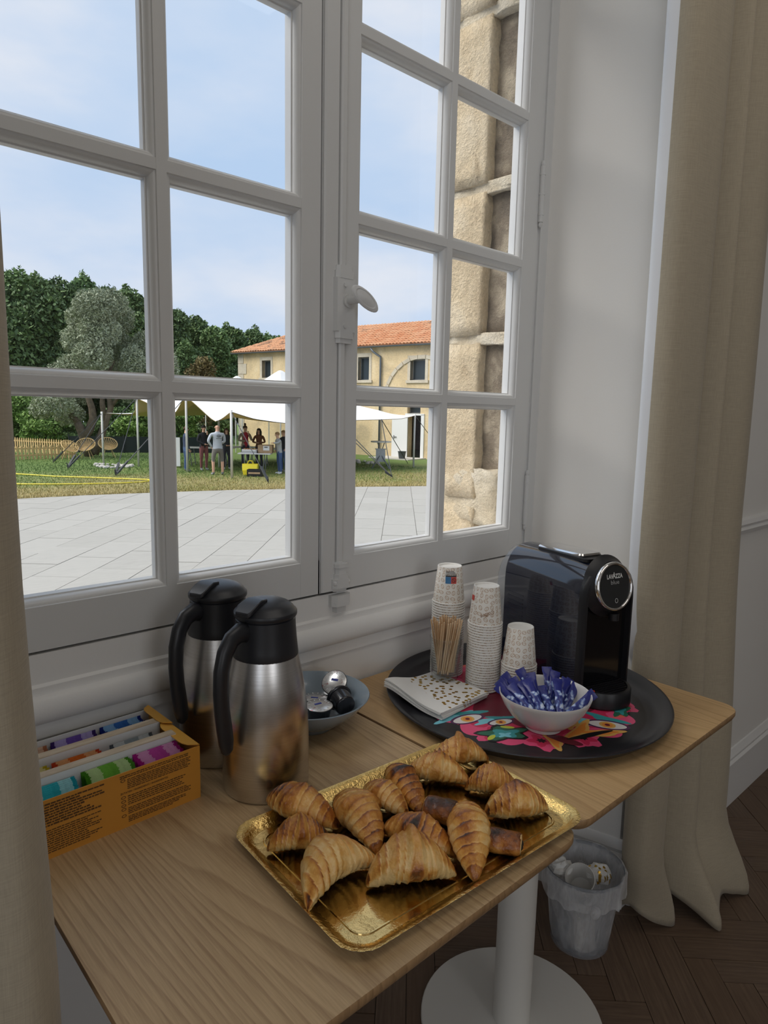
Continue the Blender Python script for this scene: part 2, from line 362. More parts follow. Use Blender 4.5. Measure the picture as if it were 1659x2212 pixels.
for z in (1.09, 1.858):
    h = MB(); h.tube([(.592, -.005, z-.066), (.592, -.005, z+.066)], .0065, 10)
    for zz in (-.074, .070): h.ball((.592, -.005, z+zz+.002), .0052, .0052, .008, 8, 6)
    h.tube([(.592, -.005, z-.002), (.592, -.005, z+.002)], .0078, 10); h.tube([(.592, -.005, z+.045), (.592, -.005, z+.05)], .0075, 10); h.tube([(.592, -.005, z-.05), (.592, -.005, z-.045)], .0075, 10)
    wput(h, 'hinge')
# ================================================================== two pedestal tables
ZT = .74
m_oak = oak('oak_laminate', (.64, .45, .245), (.31, .185, .085), 1.3)
m_oak2 = oak('oak_laminate_warm', (.66, .44, .22), (.40, .235, .10), 4.1)
m_edge = oak('oak_edge', (.42, .26, .13), (.20, .115, .05), 2.2)
m_cream_metal = plain('cream_powder_coat', (.74, .72, .67), .45, bmp=.05, bscale=300, bdist=.001)
def bistro_table(cx, cy, rz, mt, label):
    t_ = empty('bistro_table', (cx, cy, 0), R(rz)); tag(t_, label, 'table')
    top = MB(); pl = rrect(.60, .60, .035, 8); n = len(pl)
    lay = [(.976, ZT-.020), (.990, ZT-.015), (1, ZT-.008), (1, ZT-.0015), (.998, ZT)]
    vs_ = [(x*k, y*k, z) for k, z in lay for x, y in pl]
    top.add(vs_, [(l*n+i, l*n+(i+1) % n, (l+1)*n+(i+1) % n, (l+1)*n+i) for l in range(len(lay)-1) for i in range(n)]); 
    top.mi = 1; top.add(vs_[-n:], [tuple(range(n))]); top.mi = 0; top.add(vs_[:n], [tuple(range(n-1, -1, -1))])
    top.build('table_top', [m_edge, mt], t_, 30)
    MB().lathe([(.040, .008), (.040, ZT-.03)], 32).build('column', m_cream_metal, t_, 40)
    MB().lathe([(.190, 0), (.197, .001), (.197, .007), (.195, .009), (.05, .010), (.043, .012)], 64).build('base_plate', m_cream_metal, t_, 40)
    MB().box(-.15, .15, -.02, .02, ZT-.03, ZT-.0205).box(-.02, .02, -.15, .15, ZT-.03, ZT-.0205).build('top_bracket', m_cream_metal, t_)
    return t_
bistro_table(-.394, -.316, 0, m_oak, 'square oak-topped pedestal table carrying the croissants and the tea box')
bistro_table(.2115, -.306, 0, m_oak2, 'square oak-topped pedestal table carrying the round black tray')
# ================================================================== gold cardboard platter
m, t, b, o = nodes('gold_foil_card')
nn = noise(t, coords(t, 'Object'), 130, 3, .6); n2 = noise(t, coords(t, 'Object'), 9, 2, .5)
setc(t, b, (.80, .56, .22)); b.inputs['Metallic'].default_value = 1; b.inputs['Roughness'].default_value = .15
bump(t, b, math_(t, 'ADD', math_(t, 'MULTIPLY', nn, .10), n2), .30, .010); m_gold = m
m, t, b, o = nodes('gold_foil_rim'); nn = noise(t, coords(t, 'Object'), 210, 3, .6)
setc(t, b, (.86, .60, .22)); b.inputs['Metallic'].default_value = 1; b.inputs['Roughness'].default_value = .20; bump(t, b, nn, .35, .004); m_gold_rim = m
m_cardgrey = plain('grey_card', (.45, .44, .42), .8)
GP = tag(empty('gold_platter', (-.273, -.459, ZT), R(-3.2)), 'rectangular gold foil cardboard platter with scalloped corners under the croissants', 'platter')
PA, PB = .419, .286
def outline(inset, scal=0.0, n=14, z=0.0, rad=.038):
    r = max(rad-inset*.6, .008); pts = rrect(PA-2*inset, PB-2*inset, r, n); out = []
    for i, (x, y) in enumerate(pts):
        k = i % (n+1); s = 1 + (scal*(1-abs(math.sin(k*math.pi*5/n))) if 0 < k < n else 0)
        out.append((x*(1-(1-s)), y*s, z))
    return out
def loft(rings, mb=None, cap=True, cap0=False):
    mb = mb or MB(); n = len(rings[0]); mb.add([p for r in rings for p in r], [(l*n+i, l*n+(i+1) % n, (l+1)*n+(i+1) % n, (l+1)*n+i) for l in range(len(rings)-1) for i in range(n)] + ([tuple(range((len(rings)-1)*n, len(rings)*n))] if cap else []) + ([tuple(range(n-1, -1, -1))] if cap0 else []))
    return mb
pan = loft([outline(.0195, z=.0024), outline(.030, z=.0022), outline(.0308, z=.0034), outline(.0326, z=.0034), outline(.0334, z=.0024), outline(.036, z=.0022)])
pan.build('panel', m_gold, GP, 30)
rim = loft([outline(.0, .006, z=.0135), outline(.003, .003, z=.0130), outline(.008, z=.0108), outline(.013, z=.0062), outline(.017, z=.0030), outline(.0198, z=.0024)], cap=False)
rim.build('rim', m_gold_rim, GP, 40)
und = loft([outline(.0, .006, z=.0131), outline(.008, z=.0100), outline(.013, z=.0054), outline(.017, z=.0018), outline(.021, z=.0004)]); und.build('underside', m_cardgrey, GP, 40)
# ================================================================== croissants
m, t, b, o = nodes('baked_crust')
at = t.nodes.new('ShaderNodeAttribute'); at.attribute_name = 'bake'
sp = noise(t, coords(t, 'Object'), 120, 4, .65); bl = noise(t, coords(t, 'Object'), 32, 3, .6)
f = math_(t, 'ADD', at.outputs['Fac'], math_(t, 'ADD', math_(t, 'MULTIPLY', math_(t, 'SUBTRACT', sp, .5), .55), math_(t, 'MULTIPLY', math_(t, 'SUBTRACT', bl, .5), .55)))
setc(t, b, ramp(t, f, [(0, (.86, .58, .24)), (.20, (.78, .42, .11)), (.42, (.60, .25, .045)), (.62, (.36, .110, .018)), (.82, (.12, .034, .009)), (1, (.025, .012, .008))]))
b.inputs['Roughness'].default_value = .31; b.inputs['Specular IOR Level'].default_value = .6
bump(t, b, math_(t, 'ADD', sp, noise(t, coords(t, 'Object', (1, 1, 1)), 60, 3, .6)), .45, .003); m_crust = m
m_crumb = plain('pastry_crumb', (.72, .47, .20), .7, var=.3, vscale=90, bmp=.5, bscale=200)
m_burnt = plain('dark_chocolate', (.018, .012, .010), .5, bmp=.5, bscale=150)
def vnoise(seed):
    rg = np.random.RandomState(seed); ph = rg.uniform(0, 6.28, (6, 3)); fq = rg.uniform(.6, 2.2, (6, 3))
    return lambda a, b_, c: sum(math.sin(fq[i, 0]*a+ph[i, 0])*math.sin(fq[i, 1]*b_+ph[i, 1])*math.sin(fq[i, 2]*c+ph[i, 2]) for i in range(6))/2.2
OFFS = {1: (0, .0060, 0), 2: (-.0046, -.0034, 0), 4: (-.0056, -.0025, 0), 5: (-.0019, .0015, 0), 6: (.0051, .0050, 0), 7: (.0022, .0048, 0), 9: (.0022, -.0051, 0), 12: (-.0093, -.0006, 0), 14: (.0022, -.0002, 0), 15: (-.0019, -.0005, 0), 957: (.0002, .0045, 0), 8: (.0020, .0015, 0), 1068: (.0097, -.0071, 0)}    # small nudges that settle the pastries against each other    # small nudges that settle the pastries against each other
def croissant(pa, pb, Rm, bend, label, seed=0, z0=.0032, lift=0.0, roll=0.0, dark=.1, name='croissant', tips=(1.0, 1.0), lz=(0, 0), asym=0.0, knob=.10):
    """pa, pb: photo pixels of the two tips; Rm: belly radius; bend: sideways bow of the axis"""
    A = onZ(*pa, ZT+z0+lift+lz[0]+.010); B = onZ(*pb, ZT+z0+lift+lz[1]+.010)
    A += Vector(OFFS.get(seed, (0, 0, 0))); B += Vector(OFFS.get(seed, (0, 0, 0)))
    lift += OFFS.get(seed, (0, 0, 0))[2]; ctr = (A+B)/2; ctr.z = ZT+z0+lift
    ax = (B-A); L = ax.length; ax.normalize(); side = Vector((-ax.y, ax.x, 0)).normalized()
    rg = random.Random(seed); nz = vnoise(seed+11); NT, NP = 84, 36
    edges = [.15, .36, .55, .73, .89]; edges = [e_ + rg.uniform(-.04, .04) for e_ in edges]
    vs_, bk = [], []
    for i in range(NT):
        tt = -1 + 2*i/(NT-1); tw = math.sin(tt*math.pi/2)*.35+tt*.65
        c = A.lerp(B, (tw+1)/2) + side*bend*(1-tw*tw)
        zc = (1-abs(tw)); 
        for j in range(NP):
            ph = 2*math.pi*j/NP
            sk_ = .15*math.cos(ph-roll+(.5 if tw > 0 else -.5)) + .022*nz(1.5*tw, ph, 1)
            a = min(1, max(0, abs(tw - asym) + sk_*(1-abs(tw))))
            k = sum(1 for e_ in edges if a > e_); lo = ([0]+edges)[k]; hi = (edges+[1.05])[k]
            u_ = (a-lo)/(hi-lo)
            base = (1-min(1, abs(tw))**1.9)**.80
            tip = tips[0] if tw < 0 else tips[1]
            stepr = 1 + .085*smoothstep(0, .10, u_)*(1-u_)**1.2*(1-.3*a) - .05*u_
            r = Rm*.86*(base*.84*stepr + .16*tip*(1-abs(tw))**.22) + Rm*(.05*nz(5*tw, 2*math.cos(ph), 2*math.sin(ph)+seed)+.015*nz(19*tw, 7*math.cos(ph), 7*math.sin(ph)))
            if a < edges[0]: r += Rm*knob*max(0, math.cos(ph-math.pi/2-roll*.5))**3*(1-(a/edges[0])**2)
            if abs(tw) > .995: r *= .25
            p = c + (side*math.cos(ph)*1.06 + Vector((0, 0, 1))*math.sin(ph))*r
            cz = ZT+z0+lift+ lz[0]*(1-tw)/2+lz[1]*(1+tw)/2 + Rm*base*.70+.005
            p.z = cz + math.sin(ph)*r*.84
            p.z = max(p.z, ZT+z0+ (lift if lift else 0) + .0006)
            vs_.append(tuple(p-ctr)); 
            crest = math.exp(-((u_-.06)/.20)**2); trough = math.exp(-((1-u_)/.14)**2)
            bk.append(.12 + dark + .42*crest*(.7+.5*nz(3*tw, ph, 2)) - .20*trough + .22*max(0, math.sin(ph))**2 + .30*nz(2.2*tw+seed, 1.5*math.cos(ph), 1.5*math.sin(ph)) + .30*smoothstep(.85, 1, abs(tw)) - .24*smoothstep(.1, .9, -math.sin(ph)))
    mb = MB(); mb.add(vs_, [(i*NP+j, i*NP+(j+1) % NP, (i+1)*NP+(j+1) % NP, (i+1)*NP+j) for i in range(NT-1) for j in range(NP)] + [tuple(range(NP-1, -1, -1)), tuple(range((NT-1)*NP, NT*NP))])
    me = mb.mesh(name, m_crust, True); at_ = me.attributes.new('bake', 'FLOAT', 'POINT'); at_.data.foreach_set('value', bk)
    o = link(name, me, None, ctr); tag(o, label, 'croissant', 'croissants on the gold platter'); return o
# tips read off the photograph
croissant((582, 1722), (738, 1786), .031, -.008, 'brown croissant touching the front steel jug at the platter corner', 1, dark=.14, lz=(.009, 0))
croissant((579, 1822), (722, 1812), .027, .006, 'small croissant with a burnt dark curl, its pale tip near the platter edge', 2, dark=.20, knob=.34, roll=.5)
croissant((664, 1958), (822, 1858), .033, .030, 'palest croissant, bent like a boomerang, with one tip on the platter groove', 3, dark=-.16, lz=(.004, 0))
croissant((737, 1716), (820, 1836), .029, .004, 'stout croissant with a broad blunt head standing behind the pale bent one', 4, dark=.06, tips=(2.2, 1))
croissant((789, 1700), (884, 1756), .024, -.004, 'croissant with a smooth pale belly wedged between two darker ones', 5, dark=.0, lift=.004)
croissant((844, 1662), (914, 1760), .026, -.006, 'dark brown curled croissant beside the golden one and the short chocolate pastry', 6, dark=.24, knob=.35)
croissant((872, 1672), (1020, 1690), .028, .004, 'golden croissant lying between the knobbed one and the ribbed one', 7, dark=.0, knob=.3)
croissant((924, 1647), (1056, 1636), .0275, .004, 'croissant with a pointed knob on top, nearest the round black tray', 8, dark=.04, knob=.42, lift=.005)
croissant((996, 1694), (1114, 1702), .028, .0, 'ribbed croissant lying between the golden one and the platter edge facing the round tray', 9, dark=.10)
croissant((1046, 1752), (1184, 1738), .031, -.004, 'croissant lying apart beside the long platter edge facing the bin', 11, dark=.06)
croissant((1020, 1734), (1036, 1888), .030, -.004, 'broad croissant pointing at the table front edge, overlapping a chocolate pastry', 12, dark=.02, knob=.2, lz=(.016, 0))
croissant((822, 1784), (984, 1842), .028, -.004, 'dark croissant with a black speck lying behind the tall-peaked one', 14, dark=.20)
croissant((792, 1902), (988, 1878), .036, .010, 'large pale croissant with a tall peak at the empty end of the platter', 15, dark=-.08, knob=.34)
def choc_roll(px_, z, rz, L, Rr, label, dark=.25):
    c = onZ(*px_, ZT+z+.02) + Vector(OFFS.get(px_[0], (0, 0, 0))); c.z = ZT+z
    nz = vnoise(31+int(px_[0])); mb = MB(); NT, NP = 26, 28; vs_, bk = [], []
    for i in range(NT):
        tt = -1+2*i/(NT-1); e_ = (1-abs(tt)**7)**.5 if abs(tt) < 1 else 0
        for j in range(NP):
            ph = 2*math.pi*j/NP; r = Rr*(.86+.14*e_)*(1+.05*nz(4*tt, 2*math.cos(ph), 2*math.sin(ph)))
            vs_.append((tt*L/2, math.cos(ph)*r*1.15, max(.0006, Rr*.78 + math.sin(ph)*r*.82)))
            bk.append(dark+.25+.35*max(0, math.sin(ph))+.15*nz(3*tt, ph, 1))
    mb.add(vs_, [(i*NP+j, i*NP+(j+1) % NP, (i+1)*NP+(j+1) % NP, (i+1)*NP+j) for i in range(NT-1) for j in range(NP)])
    me = mb.mesh('chocolate_pastry', m_crust, True); a_ = me.attributes.new('bake', 'FLOAT', 'POINT'); a_.data.foreach_set('value', bk)
    o = link('chocolate_pastry', me, None, c); o.rotation_euler = (0, 0, R(rz)); tag(o, label, 'pastry')
    for s in (-1, 1):                       # cut ends: coiled layers of crumb round two chocolate sticks
        co = MB()
        for tr in range(2):
            pts = []
            for k in range(34):
                a = k/33*4.6*math.pi; r = Rr*(.12+.70*k/33); pts.append((s*L/2*(.97+.03*(1-k/33)), math.cos(a+tr*3.1)*r*1.12, Rr*.78+math.sin(a+tr*3.1)*r*.8))
            co.tube(pts, Rr*.10, 6)
        co.build('coiled_end', m_crumb, o, True)
        MB().ball((s*L/2*.985, Rr*.25, Rr*.7), .004, .006, .005, 10, 8).ball((s*L/2*.985, -Rr*.35, Rr*.8), .004, .005, .004, 10, 8).build('chocolate_stick', m_burnt, o, True)
    return o
choc_roll((957, 1746), .0032, -62, .044, .019, 'short rolled chocolate pastry with a coiled cut end, in the middle of the croissants', .30)
choc_roll((1068, 1808), .0032, -58, .046, .0165, 'chocolate pastry with black chocolate at its end, half hidden behind a broad croissant', .22)
# ================================================================== steel vacuum jugs
m, t, b, o = nodes('brushed_steel')
fine = noise(t, coords(t, 'Object', (3, 3, 900)), 1.0, 2, .6)
setc(t, b, ramp(t, fine, [(.3, (.56, .54, .52)), (.7, (.70, .68, .66))])); b.inputs['Metallic'].default_value = 1; b.inputs['Roughness'].default_value = .26
b.inputs['Anisotropic'].default_value = .75
tg = t.nodes.new('ShaderNodeTangent'); tg.direction_type = 'RADIAL'; tg.axis = 'Z'; t.links.new(tg.outputs[0], b.inputs['Tangent']); bump(t, b, fine, .05, .0005); m_steel = m
m_black = plain('satin_black_plastic', (.016, .017, .021), .38, bmp=.05, bscale=400, bdist=.0005)
def jug(x, y, rz, label):
    j = tag(empty('vacuum_jug', (x, y, ZT), R(rz)), label, 'jug'); j.scale = (.975, .975, 1)
    MB().lathe([(.062, 0), (.066, .0015), (.0672, .006), (.0672, .066), (.0668, .085), (.0656, .110), (.0634, .134), (.0604, .156), (.0567, .178), (.0530, .196), (.0500, .210), (.0485, .2165)], 64).build('body', m_steel, j, 50)
    MB().lathe([(.0500, .2085), (.0505, .211), (.0492, .222), (.0478, .236), (.0466, .252), (.0458, .266), (.0440, .2675), (.0440, .270)], 48).build('collar', m_black, j, 40)
    lid = MB().lathe([(.0430, .2695), (.0478, .2700), (.0484, .2715), (.0484, .2760), (.0474, .2775), (.0455, .2785), (.0425, .2830), (.036, .2880), (.026, .2922), (.013, .2945), (.0006, .2950)], 48).build('lid', m_black, j, 40)
    th = MB(); n = 9                       # thumb lever, raised tongue from the lid to above the handle
    for k in range(1):
        rows = [(-.010, .0135, .2975), (-.024, .0150, .2985), (-.036, .0165, .2945), (-.049, .0150, .2865), (-.053, .0120, .2840)]
        vs_ = []
        for xx, w, zz in rows: vs_ += [(xx, -w, zz), (xx, w, zz), (xx, w, zz-.007), (xx, -w, zz-.007)]
        th.add(vs_, [(4*i+q, 4*i+(q+1) % 4, 4*i+4+(q+1) % 4, 4*i+4+q) for i in range(len(rows)-1) for q in range(4)] + [(3, 2, 1, 0), tuple(range(4*len(rows)-4, 4*len(rows)))])
    th.build('thumb_lever', m_black, lid, 30, bevel=.0015)
    pts = [(-.044, 0, .253), (-.058, 0, .256), (-.074, 0, .250), (-.087, 0, .234), (-.0945, 0, .210), (-.0965, 0, .180), (-.0945, 0, .150), (-.0905, 0, .124), (-.0870, 0, .102), (-.0850, 0, .088), (-.0845, 0, .082)]
    rad = [.0150, .0150, .0145, .0140, .0135, .0130, .0130, .0132, .0128, .0100, .0040]
    MB().tube(pts, rad, 14, flat=.72, up=(0, 1, 0)).build('handle', m_black, j, 60)
    return j
jug(-.358, -.221, 16, 'steel vacuum jug standing in front, overlapping the other jug')
jug(-.362, -.085, 18, 'steel vacuum jug standing behind, close to the window apron')
# ================================================================== tea box with sachets
m_orange = plain('orange_card', (.62, .27, .035), .5, var=.05)
m_orange_lt = plain('amber_card', (.80, .42, .07), .45)
m_whitecard = plain('white_card', (.80, .80, .80), .7)
m, t, b, o = nodes('printed_wood_card'); v = coords(t, 'Object', (9, 60, 60)); g1 = noise(t, v, 1.4, 4, .7)
setc(t, b, ramp(t, g1, [(.3, (.50, .38, .25)), (.7, (.76, .66, .52))])); b.inputs['Roughness'].default_value = .6; m_woodprint = m
m_ink = plain('brown_ink', (.10, .045, .012), .7)
BX, BY, BA = -.4545, -.193, 1.2
box = tag(empty('tea_box', (BX, BY, ZT), R(BA)), 'open orange cardboard tea box with three compartments of coloured sachets', 'box')
BL, BD, BH, CT = .262, .168, .081, .0016      # length to the left, depth to the window, height
fp = MB().box(-BL, 0, 0, CT, 0, BH).build('front_panel', [m_orange], box)
MB().box(-BL, 0, BD-CT, BD, 0, BH).build('back_panel', m_whitecard, box)
MB().box(-CT, 0, CT, BD-CT, 0, BH).build('end_panel', m_orange, box); MB().box(-BL, -BL+CT, CT, BD-CT, 0, BH).build('end_panel', m_whitecard, box)
MB().box(-BL+CT, -CT, CT, BD-CT, 0, .002).build('bottom', m_whitecard, box)
MB().box(-BL+CT, -CT, CT, .0026, .004, BH-.001).build('inner_lining', m_whitecard, box)
# folded orange flange along the right end, its inner edge cut in a curve
def flange(y0, y1, w, lift, mat):
    up_, n = [], 12
    for i in range(n+1):
        s = i/n; d = w*min(1, math.sqrt(max(0, 1-(1-min(s, 1-s)*2/.5)**2)) if min(s, 1-s) < .25 else 1)
        up_.append((0, d, y0+(y1-y0)*s))
    mb = MB(); vs_ = []
    for _, d, y in up_: vs_ += [(.0005, y, BH+lift), (-max(d, .002), y, BH+lift+.002), (.0005, y, BH+lift+.0012), (-max(d, .002), y, BH+lift+.0032)]
    mb.add(vs_, [f for i in range(n) for f in ((4*i, 4*i+4, 4*i+5, 4*i+1), (4*i+2, 4*i+3, 4*i+7, 4*i+6), (4*i+1, 4*i+5, 4*i+7, 4*i+3), (4*i, 4*i+2, 4*i+6, 4*i+4))])
    return mb.build('flap', mat, box)
flange(.001, .105, .020, .0005, m_orange_lt); flange(.085, BD-.001, .016, .004, m_orange_lt)
for y in (.058, .112):
    dv = MB().box(-BL+CT, -.012, y-.0075, y-.0063, .004, BH+.004).box(-BL+CT, -.012, y+.0063, y+.0075, .004, BH+.004); d_ = dv.build('divider', m_whitecard, box)
    MB().box(-BL+CT, -.012, y-.0075, y+.0075, BH+.004, BH+.0052).build('divider_top', m_woodprint, d_)
# print on the front: headings and dense lines of small type
def text_mesh(s, size, mat, name='print', ext=.0, align='LEFT', bold=0.0):
    cu = bpy.data.curves.new('txt', 'FONT'); cu.body = s; cu.size = size; cu.align_x = align; cu.extrude = ext; cu.offset = bold; cu.resolution_u = 2
    o = bpy.data.objects.new('txt', cu); COL.objects.link(o); dg = bpy.context.evaluated_depsgraph_get()
    me = bpy.data.meshes.new_from_object(o.evaluated_get(dg)); bpy.data.objects.remove(o); bpy.data.curves.remove(cu)
    me.name = name; me.materials.clear(); me.materials.append(mat); return me
ink = MB(); rg = random.Random(5)
def para(x0, x1, z0, n, step, h, ragged=.1):
    for i in range(n):
        z = z0 - i*step; x = x0; end = x1 - rg.random()*ragged*(x1-x0)
        while x < end-.002:
            w = rg.uniform(.0022, .0075); w = min(w, end-x); hh = h*rg.uniform(.75, 1.05)
            ink.box(x, x+w, -.0004, -.0001, z, z+hh); x += w+.0009
X0, X1, X2, X3 = -.230, -.138, -.119, -.012
para(X2, X3, .0755, 2, .0026, .0013); para(X2+.010, X3, .0690, 6, .0026, .0013); para(X2+.010, X3-.004, .0445, 5, .0030, .0014, .2); para(X2+.010, X3, .0270, 4, .0026, .0013, .25); para(X2+.010, X3-.01, .0145, 4, .0024, .0012, .3)
para(X0, X1, .0740, 9, .0036, .0022, .35); para(X0, X1-.004, .0385, 11, .0030, .0014, .25)
tag(ink.build('small_print', m_ink, fp), kind='stuff')
tm = text_mesh('ZUTATEN / INGREDIENTI / INGREDIENTES:', .0036, m_ink, bold=.00008); o = link('heading', tm, fp, (X2, -.0003, .0500)); o.rotation_euler = (R(90), 0, 0)
rings = MB()
for z in (.0690, .0445, .0385, .0325, .0270, .0175):
    for k in range(14):
        a0, a1 = 2*math.pi*k/14, 2*math.pi*(k+1)/14; c = (X2+.004, z+.0006)
        rings.add([(c[0]+.0034*math.cos(a0), -.0003, c[1]+.0022*math.sin(a0)), (c[0]+.0034*math.cos(a1), -.0003, c[1]+.0022*math.sin(a1)), (c[0]+.0024*math.cos(a1), -.0003, c[1]+.0014*math.sin(a1)), (c[0]+.0024*math.cos(a0), -.0003, c[1]+.0014*math.sin(a0))], [(0, 1, 2, 3)])
tag(rings.build('language_marks', m_ink, fp), kind='stuff')
def sachet_mesh(L, Hh, T, m_body, m_end):
    mb = MB(); nx, nz = 13, 7
    for s in (-1, 1):
        vs_ = []
        for k in range(nz):
            for i in range(nx):
                u_, w_ = i/(nx-1), k/(nz-1); e_ = max(0, 1-(abs(u_-.5)*2/.86)**4)*max(0, 1-(abs(w_-.5)*2)**3)
                vs_.append(((u_-.5)*L, s*(T/2*e_+.0003)+.0004*math.sin(19*u_+5*w_)*e_, w_*Hh))
        b0 = len(mb.f); f_ = []
        for k in range(nz-1):
            for i in range(nx-1):
                q = (k*nx+i, k*nx+i+1, (k+1)*nx+i+1, (k+1)*nx+i); f_.append(q if s < 0 else q[::-1])
        mb.add(vs_, f_)
        for idx, f in enumerate(f_):
            i = idx % (nx-1); mb.m[b0+idx] = 1 if i in (0, nx-2) else (2 if 4 <= i <= 7 else 0)
    return mb
def foil(name, c): return plain(name, c, .28, var=.12, vscale=90, bmp=.35, bscale=140, spec=.6)
m_paleprint = {}
for y0, y1 in ((.0030, .0500), (.0658, .1042), (.1198, .1660)):      # sloped card inserts the sachets stand on
    MB().prism([(y0, .002), (y1, .002), (y1, .023), (y0, .015)], 'x', -BL+CT+.0005, -CT-.0005).build('insert', m_whitecard, box)
def sachets(kind, col, pale, dark, n, xc, y0, y1, compartment, tilt=-11, skew=0.0, L=.066, Hh=.055, wild=0.0):
    mats = [foil(kind+'_foil_pale', pale), foil(kind+'_foil_end', dark), foil(kind+'_foil', col)]
    me = sachet_mesh(L, Hh, .0015, None, None).mesh('tea_sachet', mats, True); rg = random.Random(kind)
    c0, c1 = {'front': (.0030, .0500), 'middle': (.0658, .1042), 'back': (.1198, .1660)}[compartment]
    for i in range(n):
        y = y0 + (y1-y0)*(i/(max(1, n-1))); zb = .015 + .008*(y-c0)/(c1-c0) + .0010
        o = link('tea_sachet', me); tag(o, f'{kind} tea sachet standing in the {compartment} compartment of the tea box', 'sachet', f'{kind} tea sachets')
        M_ = Matrix.Translation((BX, BY, ZT)) @ Matrix.Rotation(R(BA), 4, 'Z') @ Matrix.Translation((xc+rg.uniform(-.0015, .0015)+skew*i, y, zb)) @ Matrix.Rotation(R(rg.uniform(-1, 1)*(.4+wild)), 4, 'Z') @ Matrix.Rotation(R(tilt+rg.uniform(-.3, .3)), 4, 'X') @ Matrix.Rotation(R(rg.uniform(-.5, .5)*(1+wild)), 4, 'Y')
        o.matrix_world = M_
sachets('pink', (.66, .10, .48), (.82, .42, .70), (.50, .02, .30), 10, -.047, .0090, .0375, 'front')
sachets('green', (.22, .55, .07), (.60, .78, .40), (.08, .30, .02), 10, -.119, .0100, .0375, 'front')
sachets('turquoise', (.05, .58, .66), (.42, .80, .84), (.02, .40, .50), 8, -.200, .0080, .0360, 'front', skew=.0008)
sachets('yellow', (.78, .68, .05), (.88, .82, .40), (.60, .48, .02), 5, -.213, .0690, .0900, 'middle')
sachets('orange', (.80, .20, .03), (.88, .48, .22), (.62, .07, .02), 5, -.140, .0690, .0900, 'middle')
sachets('silver-grey', (.36, .42, .46), (.66, .70, .72), (.10, .12, .14), 4, -.062, .0700, .0890, 'middle', wild=1.2)
sachets('blue', (.05, .20, .62), (.30, .56, .86), (.01, .03, .26), 9, -.050, .1230, .1530, 'back')
sachets('purple', (.20, .11, .52), (.52, .44, .80), (.05, .02, .16), 6, -.123, .1240, .1520, 'back')
sachets('peach', (.70, .36, .20), (.84, .60, .44), (.50, .20, .10), 4, -.196, .1240, .1500, 'back')
ls = sachet_mesh(.062, .048, .0022, None, None).mesh('tea_sachet', [bpy.data.materials['turquoise_foil_pale'], bpy.data.materials['turquoise_foil_end'], bpy.data.materials['turquoise_foil']], True)
o = tag(link('tea_sachet', ls), 'loose turquoise tea sachet slipped in front of the green ones', 'sachet')
o.matrix_world = Matrix.Translation((BX, BY, ZT)) @ Matrix.Rotation(R(BA), 4, 'Z') @ Matrix.Translation((-.112, .0052, .026)) @ Matrix.Rotation(R(-9), 4, 'Y')
# ================================================================== grey-blue bowl with coffee capsules
m_bowl = plain('blue_grey_glaze', (.25, .315, .375), .14, var=.04, spec=.6, coat=.6)
BC = Vector((-.190, -.109, ZT))
bo = MB().lathe([(.040, 0), (.044, .001), (.046, .005), (.068, .020), (.091, .039), (.1065, .0575), (.108, .0602), (.1070, .0616), (.1048, .0606), (.088, .0430), (.063, .0245), (.040, .0115), (.012, .0085), (.0005, .0084)], 72).build('capsule_bowl', m_bowl, None, 60, BC); tag(bo, 'wide grey-blue bowl holding coffee capsules behind the jugs', 'bowl')
m_capsule = plain('gloss_black_capsule', (.012, .012, .016), .16, spec=.6)
m, t, b, o = nodes('capsule_foil'); setc(t, b, ramp(t, noise(t, coords(t, 'Object'), 90, 2, .5), [(.45, (.70, .70, .70)), (.52, (.80, .80, .80)), (.62, (.74, .73, .73)), (.70, (.40, .10, .10))])); b.inputs['Metallic'].default_value = .85; b.inputs['Roughness'].default_value = .25; m_foil = m
def capsule(loc, mtx, label):
    c = MB().lathe([(.014, 0), (.0162, .0012), (.0168, .004), (.0190, .026), (.0215, .0265), (.0222, .0275), (.0222, .0295), (.0215, .030), (.020, .030)], 32).build('coffee_capsule', m_capsule, None, 50); tag(c, label, 'capsule')
    MB().lathe([(.0213, .0301), (.0205, .0306), (.0005, .0306)], 32, caps=(True, True)).build('foil_lid', m_foil, c, 50)
    lab = MB()
    for k in range(12):
        a = 2*math.pi*k/12; lab.obox((.0165*math.cos(a), .0165*math.sin(a), .0308), (.0018*math.cos(a), .0018*math.sin(a), 0), (-.0006*math.sin(a), .0006*math.cos(a), 0), (0, 0, .0001))
    tag(lab.build('lid_print', m_whitecard, c), kind='stuff')
    MB().box(-.006, .006, .002, .006, .0307, .0309).build('lid_print', plain('blue_print', (.03, .05, .30), .5), c)
    c.matrix_world = Matrix.Translation(loc) @ mtx @ Matrix.Scale(1.12, 4); return c
RX = lambda d: Matrix.Rotation(R(d), 4, 'X')
RY = lambda d: Matrix.Rotation(R(d), 4, 'Y')
RZ = lambda d: Matrix.Rotation(R(d), 4, 'Z')
def axis(v): return Vector(v).normalized().to_track_quat('Z', 'Y').to_matrix().to_4x4()
vh = Vector((BF[0], BF[1], 0)).normalized(); rh = Vector((vh.y, -vh.x, 0))
def incap(r_, v_, z_): return BC + rh*r_ + vh*v_ + Vector((0, 0, z_))
capsule(incap(.018, -.038, .0230), axis(Vector((0, 0, 1))-vh*.06+rh*.04), 'black coffee capsule standing upright, its foil lid up, nearest the bowl rim')
capsule(incap(.006, .016, .0125), axis((.04, .03, 1)), 'black coffee capsule standing behind, shaded by the others in the grey-blue bowl')
capsule(incap(.047, .066, .0408), axis(-vh*.72-rh*.25+Vector((0, 0, .80))), 'coffee capsule showing its silver foil lid with red and blue print')
capsule(incap(.066, -.018, .0452), axis(vh*.80-rh*.42+Vector((0, 0, .10))), 'black coffee capsule lying on its side, round base turned outwards')
